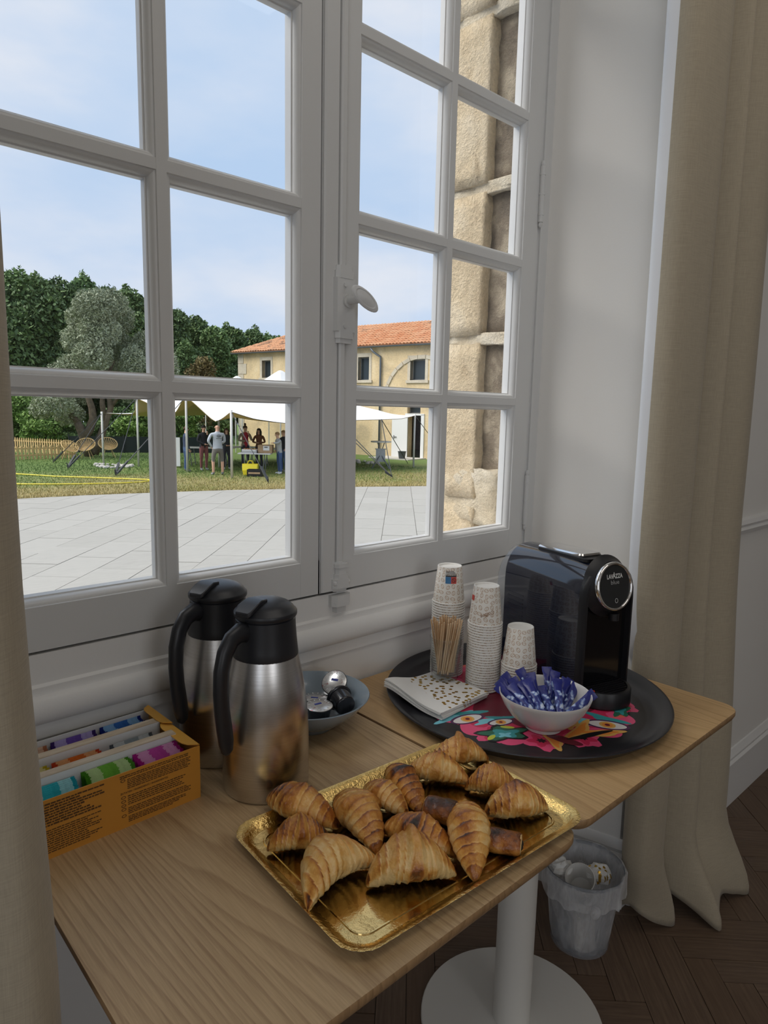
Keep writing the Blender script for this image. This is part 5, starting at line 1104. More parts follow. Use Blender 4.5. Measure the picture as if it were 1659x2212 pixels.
oc = [(215, 665, 52, 42), (245, 655, 42, 34), (188, 690, 40, 36), (270, 690, 32, 40), (222, 715, 50, 40), (170, 735, 34, 34), (262, 745, 34, 36), (205, 770, 46, 38), (160, 790, 34, 28), (130, 800, 26, 20), (240, 800, 44, 34), (290, 780, 30, 40), (310, 745, 22, 34), (320, 800, 26, 34), (120, 868, 46, 34), (90, 880, 26, 28), (150, 895, 36, 28), (170, 850, 30, 28), (285, 850, 30, 22), (365, 790, 28, 40), (350, 830, 26, 26)]
leaves([((opl(x, y, ((i*37) % 7-3)*.35)), (.78*rx*OD/FPX, .78*rx*OD/FPX, .78*ry*OD/FPX)) for i, (x, y, rx, ry) in enumerate(oc)], 42000, .075, 5, m_leafO, 'crown', OT, shell=.45, aspect=.35)
# ================================================================== old building across the court
EV = 4.66
F0 = onZ(515, 763, EV); F1 = onZ(935, 742, EV); FU = Vector((F1.x-F0.x, F1.y-F0.y, 0)); FLEN = FU.length; FU.normalize(); FN = Vector((FU.y, -FU.x, 0))      # FN points towards the court
if FN.dot(Vector((CAM[0]-F0.x, CAM[1]-F0.y, 0))) < 0: FN = -FN
FO = Vector((F0.x, F0.y, ZG))
def fuz(x, y, off=0.0):     # photo pixel -> (u along the facade, height above ground)
    d = Vector(ray(x, y)); o_ = Vector(CAM); p = o_ + d*((FO+FN*off-o_).dot(FN)/d.dot(FN)); return (p-FO).dot(FU), p.z-ZG
fang = math.atan2(FU.y, FU.x)
bld = tag(empty('stone_building', FO, fang), 'old ochre rendered building with a red tiled roof across the lawn', 'building')
sgn = 1 if (Matrix.Rotation(fang, 3, 'Z') @ Vector((0, 1, 0))).dot(FN) > 0 else -1    # local y that faces the court
HE = EV-ZG; UL = FLEN+9
m_render = stone_mat('ochre_render', (.42, .33, .21), (.68, .52, .30), (.78, .64, .42), .8, bs=.25); m_quoin = stone_mat('grey_quoin', (.42, .37, .28), (.55, .48, .37), (.62, .56, .44), 1.2, bs=.25)
def wr(x0, y0, x1, y1): (a, z1_), (c, z0_) = fuz(x0, y0), fuz(x1, y1); return (min(a, c), max(a, c), min(z0_, z1_), max(z0_, z1_))
wins = [wr(566, 779, 585, 816), wr(774, 772, 797, 821), wr(887, 777, 918, 821)]; door = wr(880, 897, 908, 992); door = (door[0], door[1], 0, door[3]); tr_ = wr(880, 878, 908, 894); small = wr(545, 861, 556, 878)
fw = MB(); wall_holes(fw, 0, UL, 0, HE, wins+[door, tr_, small], lambda u_, d, z: (u_, -sgn*d, z), .45); fw.build('wall', m_render, bld)
MB().box(.0, UL, -sgn*7.0, -sgn*7.3, 0, HE).box(0, .4, -sgn*.45, -sgn*7.0, 0, HE).box(UL-.4, UL, -sgn*.45, -sgn*7, 0, HE).build('wall', m_render, bld)
m_dk = plain('painted_room_shade', (.015, .017, .018), .6); m_glassdk = plain('dark_window_glass', (.03, .04, .045), .12); m_shut = plain('grey_timber', (.18, .18, .17), .7, var=.2)
for i, w in enumerate(wins+[tr_, small]):
    f_ = MB(); t_ = .05
    f_.box(w[0], w[0]+t_, -sgn*.22, -sgn*.28, w[2], w[3]).box(w[1]-t_, w[1], -sgn*.22, -sgn*.28, w[2], w[3]).box(w[0], w[1], -sgn*.22, -sgn*.28, w[3]-t_, w[3]).box(w[0], w[1], -sgn*.22, -sgn*.28, w[2], w[2]+t_)
    wo_ = f_.build('window', m_shut, bld); MB().box(w[0]+t_, w[1]-t_, -sgn*.24, -sgn*.26, w[2]+t_, w[3]-t_).build('pane', m_glassdk, wo_)
    if i < 3:
        MB().box(w[0]-.16, w[0], sgn*.02, -sgn*.2, w[2]-.05, w[3]+.1).box(w[1], w[1]+.16, sgn*.02, -sgn*.2, w[2]-.05, w[3]+.1).box(w[0]-.16, w[1]+.16, sgn*.022, -sgn*.2, w[3], w[3]+.2).build('stone_surround', m_quoin, bld); MB().box(w[0]-.22, w[1]+.22, sgn*.08, -sgn*.2, w[2]-.14, w[2]).build('sill', m_quoin, bld)
for i in range(9):       # quoin stones of the corner
    MB().box(-.02, .45+.25*(i % 2), sgn*.03, -sgn*.2, i*HE/9+.01, (i+1)*HE/9-.01).build('quoin', m_quoin, bld)
MB().box(door[0], door[1], -sgn*1.2, -sgn*1.25, 0, door[3]).build('room_shade_sheet', m_dk, bld); MB().box(tr_[0], tr_[1], -sgn*.4, -sgn*.42, tr_[2], tr_[3]).build('room_shade_sheet', m_dk, bld)  # near-black sheets stand in for the unlit depth behind door and transom
m_wdoor = plain('white_door_paint', (.74, .73, .70), .5)
dl = wr(849, 898, 880, 990); DB = MB().box(dl[0], dl[1], sgn*.03, sgn*.08, .02, door[3]).build('door_leaf', m_wdoor, bld); MB().box(dl[0]+.12, dl[0]+.30, sgn*.08, sgn*.12, 1.02, 1.06).box(dl[0]+.12, dl[0]+.16, sgn*.08, sgn*.10, .95, 1.12).build('door_handle', m_shut, DB)
MB().box(door[1], door[1]+.18, sgn*.05, -sgn*.1, 0, door[3]+.05).box(door[0]-.1, door[1]+.18, sgn*.05, -sgn*.1, door[3], door[3]+.09).build('door_frame', m_wdoor, bld)
MB().box(wr(838, 900, 920, 992)[0], wr(838, 900, 920, 992)[1], sgn*.0, sgn*1.6, -.1, .05).build('door_step', plain('concrete', (.52, .49, .43), .9, var=.15, vscale=2), bld)
P3 = [fuz(841, 829), fuz(868, 791), fuz(905, 774)]
(ax_, ay_), (bx_, by_), (cx_, cy_) = P3; D_ = 2*(ax_*(by_-cy_)+bx_*(cy_-ay_)+cx_*(ay_-by_)); ux = ((ax_**2+ay_**2)*(by_-cy_)+(bx_**2+by_**2)*(cy_-ay_)+(cx_**2+cy_**2)*(ay_-by_))/D_; uy = ((ax_**2+ay_**2)*(cx_-bx_)+(bx_**2+by_**2)*(ax_-cx_)+(cx_**2+cy_**2)*(bx_-ax_))/D_; ra = math.hypot(ax_-ux, ay_-uy)
for i in range(15):     # voussoirs of the blind arch
    a0, a1 = math.pi*i/15+.008, math.pi*(i+1)/15-.008; q = [(ux+(ra+r)*math.cos(a), uy+(ra+r)*math.sin(a)) for r, a in ((-.02, a0), (.16, a0), (.16, a1), (-.02, a1))]
    MB().prism(q, 'y', *sorted((sgn*.05, -sgn*.05))).build('arch_stone', m_quoin, bld)
m_zinc = plain('grey_zinc', (.13, .145, .16), .45, metal=.3)
pu = fuz(823, 850)[0]
MB().tube([(pu-.5, sgn*.28, HE-.12), (pu-.35, sgn*.26, HE-.30), (pu, sgn*.10, HE-.55), (pu, sgn*.09, HE-.8), (pu, sgn*.09, .05)], .055, 8).build('downpipe', m_zinc, bld, True)
gt = MB(); gp = [(sgn*(.30+.07*math.cos(R(a))), HE-.02+.07*math.sin(R(a))) for a in range(180, 361, 20)] + [(sgn*(.30+.055*math.cos(R(a))), HE-.02+.055*math.sin(R(a))) for a in range(360, 179, -20)]
gt.prism(gp, 'x', -.35, UL).build('gutter', m_zinc, bld)
m, t, b, o = nodes('terracotta'); oi = t.nodes.new('ShaderNodeObjectInfo'); n1 = noise(t, coords(t, 'Object'), 3, 4, .6); v2 = t.nodes.new('ShaderNodeTexVoronoi'); v2.inputs['Scale'].default_value = 3.2
cc_ = mixc(t, oi.outputs['Random'], (.62, .25, .11), (.72, .40, .22)); nb = noise(t, coords(t, 'Object'), 1.7, 5, .75); setc(t, b, mixc(t, ramp(t, nb, [(.50, (0, 0, 0)), (.62, (.75, .75, .75))]), mixc(t, math_(t, 'MULTIPLY', n1, .55), cc_, (.36, .17, .09)), (.13, .085, .06))); b.inputs['Roughness'].default_value = .9; bump(t, b, n1, .4, .03); m_tile = m
RD, RH = 4.0, 1.0
rz = fuz(937, 690, -RD)[1]-HE; rz2 = fuz(773, 712, -RD)[1]-HE; RH = (rz+rz2)/2; sl_ = math.atan2(RH+.25*RH/RD, RD+.35)
slope_d = Vector((0, -sgn*math.cos(sl_), math.sin(sl_))); slope_n = Vector((0, sgn*math.sin(sl_), math.cos(sl_)))
rf = MB(); e0 = Vector((0, sgn*.32, HE+.02)); rl = math.hypot(RD+.32, RH)
rf.add([(-.3, sgn*.32, HE), (UL+.3, sgn*.32, HE), (UL+.3, -sgn*RD, HE+RH), (2.2, -sgn*RD, HE+RH), (-.3, -sgn*7.6, HE), (UL+.3, -sgn*7.6, HE)], [(0, 1, 2, 3), (0, 3, 4), (4, 3, 2, 5)])
roof = rf.build('roof', m_tile, bld)
TWd, TLn = .21, .40
def tile_mesh():
    mb = MB(); n = 6; vs_ = []
    for s, (r, lift) in ((0, (.095, .035)), (1, (.082, .0))):
        for ro in (0, -.016): vs_ += [((r+ro)*math.cos(math.pi*i/n), s*(TLn+.06), (r+ro)*.75*math.sin(math.pi*i/n)+lift*0) for i in range(n+1)]
    k = n+1; f = []
    for i in range(n): f += [(i, i+1, 2*k+i+1, 2*k+i), (k+i+1, k+i, 3*k+i, 3*k+i+1), (i+1, i, k+i, k+i+1)]
    return mb.add(vs_, f)
t_me = tile_mesh().mesh('roof_tile', m_tile, True); rest = MB(); tm_ = tile_mesh(); cand = []
ncol, nrow = int((UL+.5)/TWd), int(rl/TLn)
for c in range(ncol):
    for r in range(nrow):
        u_ = -.25+c*TWd; s = r*TLn
        if u_ < -.3+s/rl*2.4: continue
        cand.append((abs(u_-FLEN*.72)+.4*r, u_, s))
cand.sort(); bas = Matrix(((1, 0, 0), (0, slope_d.y, slope_n.y), (0, slope_d.z, slope_n.z))).to_4x4()
for i, (_, u_, s) in enumerate(cand):
    p = e0 + Vector((u_, 0, 0)) + slope_d*s + slope_n*(.0+random.uniform(0, .012)); M_ = Matrix.Translation(p) @ bas @ Matrix.Rotation(R(random.uniform(-2.5, 2.5)), 4, 'Z') @ Matrix.Rotation(R(-2.2), 4, 'X')
    if i < 290: o = link('roof_tile', t_me, roof); o.matrix_local = M_
    else: b0 = len(rest.v); rest.add(tm_.v, tm_.f).xf(M_, b0)
tag(rest.build('roof_tiles_beyond', m_tile, roof, True), kind='stuff')
# ================================================================== stretch awning on poles
m_canvas = plain('white_canvas', (.86, .85, .82), .8, bmp=.1, bscale=3); m_under = plain('tan_canvas', (.56, .42, .22), .85); m_pole = plain('pale_timber_pole', (.62, .60, .56), .6); m_rope = plain('dark_strap', (.045, .048, .052), .7)
def topz(g, y, x): dist = math.hypot(g.x-CAM[0], g.y-CAM[1]); return zof(x, y, dist)
PL_ = [(224, 1003, 224, 892), (300, 1008, 297, 860), (405, 1020, 398, 857), (501, 1033, 497, 889), (893, 1010, 893, 897)]
pg = [G(a, b_) for a, b_, _, _ in PL_]; pt = [Vector((g.x, g.y, topz(g, y, x))) for g, (_, _, x, y) in zip(pg, PL_)]
AW = tag(empty('stretch_awning', (13, 20, ZG)), 'white stretch awning with tan underside held up by poles over the group', 'awning'); AO = Vector((13, 20, ZG))
for i, (g, p) in enumerate(zip(pg, pt)): MB().tube([g-AO, p-AO+Vector((0, 0, .05))], .042, 8).build('pole', m_pole, AW, True)
inner = [Vector((12.2, 22.6, pt[2].z+.30)), Vector((15.4, 21.0, pt[2].z+.34)), Vector((13.7, 25.3, pt[2].z+.1)), Vector((17.6, 23.6, pt[2].z-.2))]
for p in inner: MB().tube([Vector((p.x, p.y, ZG))-AO, p-AO], .045, 8).build('pole', m_pole, AW, True)
def lerp(a, b_, t_): return a+(b_-a)*t_
eL = [pt[0], lerp(pt[0], pt[1], .72)+Vector((.25, 0, -.42)), pt[1], lerp(pt[1], pt[2], .5)+Vector((.45, 0, -.62)), pt[2], lerp(pt[2], pt[3], .42)+Vector((.40, 0, -.62)), pt[3]]
cr_ = G(822, 1019); cor = Vector((cr_.x, cr_.y, topz(cr_, 906, 820)))
eF = [pt[3], lerp(pt[3], cor, .16)+Vector((0, .22, -.20)), lerp(pt[3], cor, .38)+Vector((0, .3, -.30)), lerp(pt[3], cor, .62)+Vector((0, .25, -.20)), lerp(pt[3], cor, .84)+Vector((0, .1, -.06)), cor]
def chain(P, n):
    out = []
    for i in range(n):
        s = i/(n-1)*(len(P)-1); k = min(int(s), len(P)-2); u_ = s-k; p0, p1, p2, p3 = P[max(k-1, 0)], P[k], P[k+1], P[min(k+2, len(P)-1)]
        q = .5*(2*p1+(p2-p0)*u_+(2*p0-5*p1+4*p2-p3)*u_*u_+(3*p1-p0-3*p2+p3)*u_**3); out.append(p1.lerp(p2, u_)*.55+q*.45)
    return out
eR = [cor, pt[4].lerp(cor, .5)+Vector((.1, 0, -.05)), pt[4], Vector((19.2, 21.5, pt[4].z-.2)), Vector((18.8, 25.0, pt[4].z))]
eB = [pt[0], Vector((11.0, 25.8, pt[0].z-.1)), Vector((14.0, 26.2, pt[0].z)), Vector((16.8, 25.8, pt[0].z-.1)), Vector((18.8, 25.0, pt[4].z))]
NU, NV = 44, 38; cL, cR, cF, cB = chain(eL[::-1], NV), chain(eR, NV), chain(eF, NU), chain(eB, NU)
def tent(u_, v_):
    i, j = u_*(NU-1), v_*(NV-1); i0, j0 = int(round(i)), int(round(j))
    Lp, Rp, Fp, Bp = cL[j0], cR[j0], cF[i0], cB[i0]
    q = Lp*(1-u_)+Rp*u_+Fp*(1-v_)+Bp*v_ - (cF[0]*(1-u_)*(1-v_)+cF[-1]*u_*(1-v_)+cB[0]*(1-u_)*v_+cB[-1]*u_*v_)
    mk = min(1, 4*min(u_, 1-u_, v_, 1-v_)*1.6); up = 0
    for p in inner: up = max(up, (p.z-q.z)*math.exp(-(math.hypot(q.x-p.x, q.y-p.y)/2.3)**1.5))
    q = q + Vector((0, 0, mk*up)); return q-AO
MB().grid(tent, NU, NV).build('canopy', m_canvas, AW, True)
MB().grid(lambda a, b_: tent(a, b_)-Vector((0, 0, .02)), NU, NV).build('canopy_underside', m_under, AW, True)
ropes = [((224, 892), (116, 1000), 0), ((224, 892), (147, 1012), 0), ((297, 866), (148, 1013), 1), ((297, 866), (250, 1028), 1), ((398, 862), (252, 1028), 2), ((398, 862), (252, 1027), 2), ((497, 892), (580, 1044), 3), ((893, 898), (972, 1002), 4)]
for (tx, ty), (gx, gy), k in ropes:
    g = G(gx, gy); a = pt[k]; MB().tube([a-AO, g-AO+Vector((0, 0, .05))], .014, 5).build('guy_rope', m_rope, AW); d = (a-g).normalized(); MB().obox(g-AO+Vector((0, 0, .06))+d*.30, d*.26, Vector((-d.y, d.x, 0)).normalized()*.035, (0, 0, .035)).build('ratchet', m_rope, AW); MB().tube([g-AO+Vector((0, 0, -.05)), g-AO+Vector((-.05, -.05, .22))], .014, 5).build('peg', m_rope, AW)
g = G(846, 1033)
for s in (cor, cor+Vector((-2.0, .1, -.1)), Vector((14.6, 18.2, .75))): MB().tube([s-AO, g-AO+Vector((0, 0, .06))], .016, 5).build('guy_rope', m_rope, AW)
MB().obox(g-AO+Vector((-.1, .05, .14)), (.13, -.05, -.08), (.02, .03, 0), (0, 0, .035)).build('ratchet', m_rope, AW)
g2 = G(881, 1001); MB().tube([cor-AO, g2-AO], .016, 5).build('guy_rope', m_rope, AW)
# two pop-up gazebos behind the awning
for (x, y, di, w, lb) in ((513, 812, 38.2, 1.2, 'white pop-up gazebo roof peak at the building corner'), (606, 800, 35.0, 1.35, 'larger white pop-up gazebo roof peak in front of the small window')):
    g = at(x, di); zt = zof(x, y, di)-ZG; gz = tag(empty('pop_up_gazebo', g, fang), lb, 'gazebo')
    rows = []
    for f, k in ((1.0, 0), (.7, .22), (.4, .52), (.18, .82), (.06, .97), (.01, 1.0)): rows.append([(w*f*sx, w*f*sy, zt-.95+.95*k) for sx, sy in ((-1, -1), (0, -1), (1, -1), (1, 0), (1, 1), (0, 1), (-1, 1), (-1, 0))])
    loft([[(x_, y_, zt-1.15) for x_, y_, _ in rows[0]]]+rows, None, True).build('roof', m_canvas, gz, 30)
    for sx in (-1, 1):
        for sy in (-1, 1): MB().tube([(sx*w, sy*w, 0), (sx*w, sy*w, zt-.95)], .03, 6).build('leg', m_pole, gz)
# ================================================================== fences, chairs, stones, hose
m_picket = plain('new_pine', (.62, .42, .19), .8, var=.2, vscale=2)
def picket_fence(pA, pB, h, label, sp=.15):
    A, B = pA, pB; d = (B-A); L_ = d.length; a = math.atan2(d.y, d.x); f_ = tag(empty('picket_fence', A, a), label, 'fence'); me = MB().prism([(-.035, 0), (.035, 0), (.035, h*.9), (0, h), (-.035, h*.9)], 'y', -.012, .012).mesh('picket', m_picket)
    for i in range(int(L_/sp)): o = link('picket', me, f_, (i*sp, 0, random.uniform(-.01, .01)))
    for z in (.25, .72): MB().box(0, L_, .012, .045, h*z, h*z+.06).build('rail', m_picket, f_)
picket_fence(G(-20, 996), G(166, 989), .60, 'low pine picket fence running in front of the enclosure')
picket_fence(G(25, 975.5), G(168, 985), .72, 'pine picket fence at the back of the enclosure', .16)
m_mesh = plain('dark_green_screen', (.012, .022, .022), .8, var=.3, vscale=3)
A, B = G(150, 978.5), G(492, 980); d = B-A; sc2 = tag(empty('screen_fence', A, math.atan2(d.y, d.x)), 'dark green mesh screen fence behind the chairs and the group', 'fence')
for i in range(6): MB().box(d.length*i/6+.02, d.length*(i+1)/6-.02, -.01, .01, .03, .82).build('screen_panel', m_mesh, sc2)
for i in range(7): MB().tube([(d.length*i/6, 0, 0), (d.length*i/6, 0, .9)], .03, 6).build('post', m_mesh, sc2)
m_rattan = plain('rattan', (.66, .45, .20), .6, var=.2, vscale=5)
def rattan_chair(px_, rz, label, s=1.0):
    g = G(*px_); c = tag(empty('rattan_chair', g, R(rz)), label, 'chair'); c.scale = (s, s, s); n = 28
    rim = [(.40*math.cos(2*math.pi*i/n), .36*math.sin(2*math.pi*i/n)*.75-.02, .62+.26*math.sin(2*math.pi*i/n)) for i in range(n+1)]; MB().tube(rim, .022, 6).build('rim', m_rattan, c, True)
    hub = Vector((0, .04, .40))
    for i in range(n): MB().tube([rim[i], Vector(rim[i]).lerp(hub, .55)+Vector((0, .03, -.05)), hub], .014, 5).build('rib', m_rattan, c)
    for q in (.45, .75): MB().tube([Vector(r_).lerp(hub, q)+Vector((0, .03*math.sin(q*3), -.05*math.sin(q*3))) for r_ in rim], .008, 5).build('ring', m_rattan, c)
    for sx, sy in ((-1, -1), (1, -1), (1, 1), (-1, 1)): MB().tube([(sx*.12, sy*.10, .42), (sx*.26, sy*.24, 0)], .013, 6).build('leg', m_rattan, c)
rattan_chair((152, 993), 20, 'rattan bucket chair by the end of the picket fence', .92); rattan_chair((186, 991), -35, 'tilted rattan bucket chair in the middle of the three'); rattan_chair((234, 988), -10, 'rattan bucket chair by the dark mesh fence')
m_stoneW = plain('pale_pebble', (.56, .52, .48), .9, var=.35, vscale=3); rg = random.Random(8)
def pile(px_, rx, ry, n, label, grp):
    g = G(*px_)
    put = []
    for i in range(n):
        for tr_y in range(400):
            a = rg.uniform(0, 6.28); q = math.sqrt(rg.uniform(.3, 1.15)); s = rg.uniform(.06, .12)*(1 if tr_y < 200 else .7)
            if all(math.hypot(rx*q*math.cos(a)-x_, ry*q*math.sin(a)-y_) > (s+s2)*.99 for x_, y_, s2 in put): break
        put.append((rx*q*math.cos(a), ry*q*math.sin(a), s))
        mb = MB().ball((0, 0, 0), s, s*.8, s*.6, 8, 6); mb.v = [tuple(Vector(p)*rg.uniform(.85, 1.15)) for p in mb.v]
        o = mb.build('stone', m_stoneW, None, False, (g.x+rx*q*math.cos(a), g.y+ry*q*math.sin(a), ZG+s*.4)); tag(o, label, 'stone', grp)
pile((240, 1008), .62, 1.0, 26, 'pale stone of the fire ring on the lawn by the tent poles', 'fire ring stones'); pile((783, 1000), .55, .9, 16, 'pale stone in the heap under the awning by the high table', 'stones by the high table')
m_hose = plain('yellow_hose', (.80, .66, .06), .45)
hp = [(0, 1047), (60, 1048), (120, 1048), (180, 1047.5), (250, 1046), (305, 1043.5), (328, 1040.5), (320, 1038), (280, 1036.5), (200, 1033.5), (120, 1031), (60, 1027), (20, 1025)]
tag(MB().tube([G(*p)+Vector((0, 0, .03)) for p in hp], .022, 6).build('garden_hose', m_hose, None, True), 'yellow garden hose looped across the dry grass', 'hose')
# ================================================================== tables and things under the awning
m_ftop = plain('white_plastic_top', (.74, .74, .74), .5); m_leg = plain('grey_steel_leg', (.16, .17, .18), .4, metal=.5); m_cardb = plain('corrugated_card', (.42, .28, .16), .8, var=.1)
def folding_table(c, rz, L_, D_, label):
    f_ = tag(empty('folding_table', c, rz), label, 'table'); MB().box(-L_/2, L_/2, -D_/2, D_/2, .70, .74).build('top', m_ftop, f_, bevel=.01)
    for s in (-1, 1):
        for q in (-1, 1): MB().tube([(s*(L_/2-.2), q*(D_/2-.06), .70), (s*(L_/2-.28), q*(D_/2-.06), 0)], .018, 6).build('leg', m_leg, f_)
        MB().tube([(s*(L_/2-.26), -D_/2+.06, .12), (s*(L_/2-.26), D_/2-.06, .12)], .014, 6).build('brace', m_leg, f_)
    return f_
tA = G(552, 1023); tA_ang = math.atan2(BR[1], BR[0]); folding_table(tA, tA_ang, 1.15, .60, 'white folding table carrying the cardboard box')
folding_table(G(455, 1006), tA_ang, 1.9, .7, 'long folding table behind the bald man'); folding_table(G(612, 1008), tA_ang, 1.9, .7, 'folding table behind the woman in grey'); folding_table(G(515, 1003), tA_ang+.1, 1.6, .7, 'folding table in front of the brown-jacketed woman')
def on_table(x, y, base, zz): d_ = math.hypot(base.x-CAM[0], base.y-CAM[1]); p = at(x, d_); return Vector((p.x, p.y, ZG+zz))
bx = on_table(574, 0, tA, .74); o = MB().box(-.25, .25, -.20, .20, 0, .29).build('cardboard_box', m_cardb, None, False, bx, .008); o.rotation_euler = (0, 0, tA_ang); tag(o, 'brown cardboard box with a white label on the folding table', 'box'); lbx = MB().box(-.06, .16, -.205, -.201, .10, .26).build('label', m_whitecard, o); MB().box(-.02, .10, -.208, -.2055, .20, .23).build('label_print', m_darkink, lbx)
wt = on_table(539.5, 0, tA, .74); o = tag(empty('pastry_tray', wt, tA_ang), 'shallow white tray full of pastries on the folding table', 'tray'); MB().box(-.26, .26, -.20, -.18, 0, .13).box(-.26, .26, .18, .20, 0, .13).box(-.26, -.24, -.2, .2, 0, .13).box(.24, .26, -.2, .2, 0, .13).box(-.26, .26, -.2, .2, 0, .08).build('carton', m_whitecard, o)
for i in range(10): tag(MB().ball((0, 0, 0), .042, .042, .04, 8, 6).build('bread_roll', plain('bread_crust', (.45, .22, .10), .7), None, True, wt+Vector((BR[0], BR[1], 0))*(-.18+.09*(i % 5))+Vector((vh.x, vh.y, 0))*(-.06+.12*(i//5))+Vector((0, 0, .1205))), 'bread roll in the white tray on the folding table', 'bread roll', 'bread rolls')
yb = G(541, 1026.6); o = tag(empty('yellow_bag', yb, tA_ang), 'bright yellow shopping bag under the folding table', 'bag'); rows = [[(x*w, y*dd, z) for x, y in ((-1, -1), (1, -1), (1, 1), (-1, 1))] for w, dd, z in ((.22, .12, 0), (.26, .14, .18), (.27, .10, .40))]; loft(rows, None, False, True).build('sack', plain('yellow_plastic', (.82, .68, .03), .4, bmp=.3, bscale=12, bdist=.02), o, bevel=.02); [MB().tube([(-.10, y, .40), (-.06, y, .50), (.06, y, .50), (.10, y, .40)], .012, 5).build('handle', bpy.data.materials['yellow_plastic'], o) for y in (-.08, .08)]
cb = G(551, 1029.3); o = tag(empty('black_crate', cb, tA_ang), 'black crate in front of the yellow bag', 'crate'); MB().box(-.25, .25, -.16, -.14, 0, .25).box(-.25, .25, .14, .16, 0, .25).box(-.25, -.23, -.16, .16, 0, .25).box(.23, .25, -.16, .16, 0, .25).box(-.25, .25, -.16, .16, 0, .02).build('crate_body', m_mblack, o, bevel=.006); MB().box(-.2, .2, -.165, -.161, .10, .16).build('crate_band', m_cardb, o)
wbd = G(381, 1010); o = tag(empty('white_board', wbd, tA_ang), 'upright white board at the left end of the awning', 'board'); MB().box(-.16, .16, -.015, .015, .05, 1.15).build('panel', m_whitecard, o, bevel=.004); [MB().tube([(s*.13, .0, .06), (s*.13, .22, 0)], .015, 5).build('foot', m_leg, o) for s in (-1, 1)]
ht = G(822, 1012); o = tag(empty('high_table', ht, tA_ang), 'round white high table with crossed legs under the awning corner', 'table'); MB().lathe([(.40, 1.06), (.42, 1.07), (.42, 1.10), (.40, 1.11)], 32).build('top', m_ftop, o, 40)
for s in (-1, 1):
    for q in (-1, 1): MB().tube([(s*.14, q*.1, 1.06), (-s*.02+s*.02, q*.1, .6), (s*.36, q*.3, 0)], .02, 6).build('leg', m_leg, o)
MB().tube([(-.24, -.12, .80), (.24, -.12, .80)], .014, 8).build('cross_bar', m_leg, o); hc = MB().prism([(-.139, .28), (-.139, .80), (-.132, .813), (-.12, .818), (-.108, .813), (-.101, .80), (-.101, .55), (-.106, .55), (-.106, .80), (-.12, .8145), (-.134, .80), (-.134, .28)], 'x', -.20, .18).build('hanging_cloth', plain('grey_cloth', (.46, .46, .46), .9, var=.1), None, 40, ht); hc.rotation_euler = (0, 0, tA_ang); tag(hc, 'grey cloth hanging from the round high table', 'cloth')
bk = G(868, 993); tag(MB().lathe([(.15, 0), (.20, .34), (.215, .34), (.215, .36), (.195, .36), (.15, .02), (.001, .02)], 20).build('bucket', plain('charcoal_bucket', (.06, .065, .07), .5), None, 40, (bk.x, bk.y, ZG+.05)), 'charcoal bucket standing by the white door leaf', 'bucket')
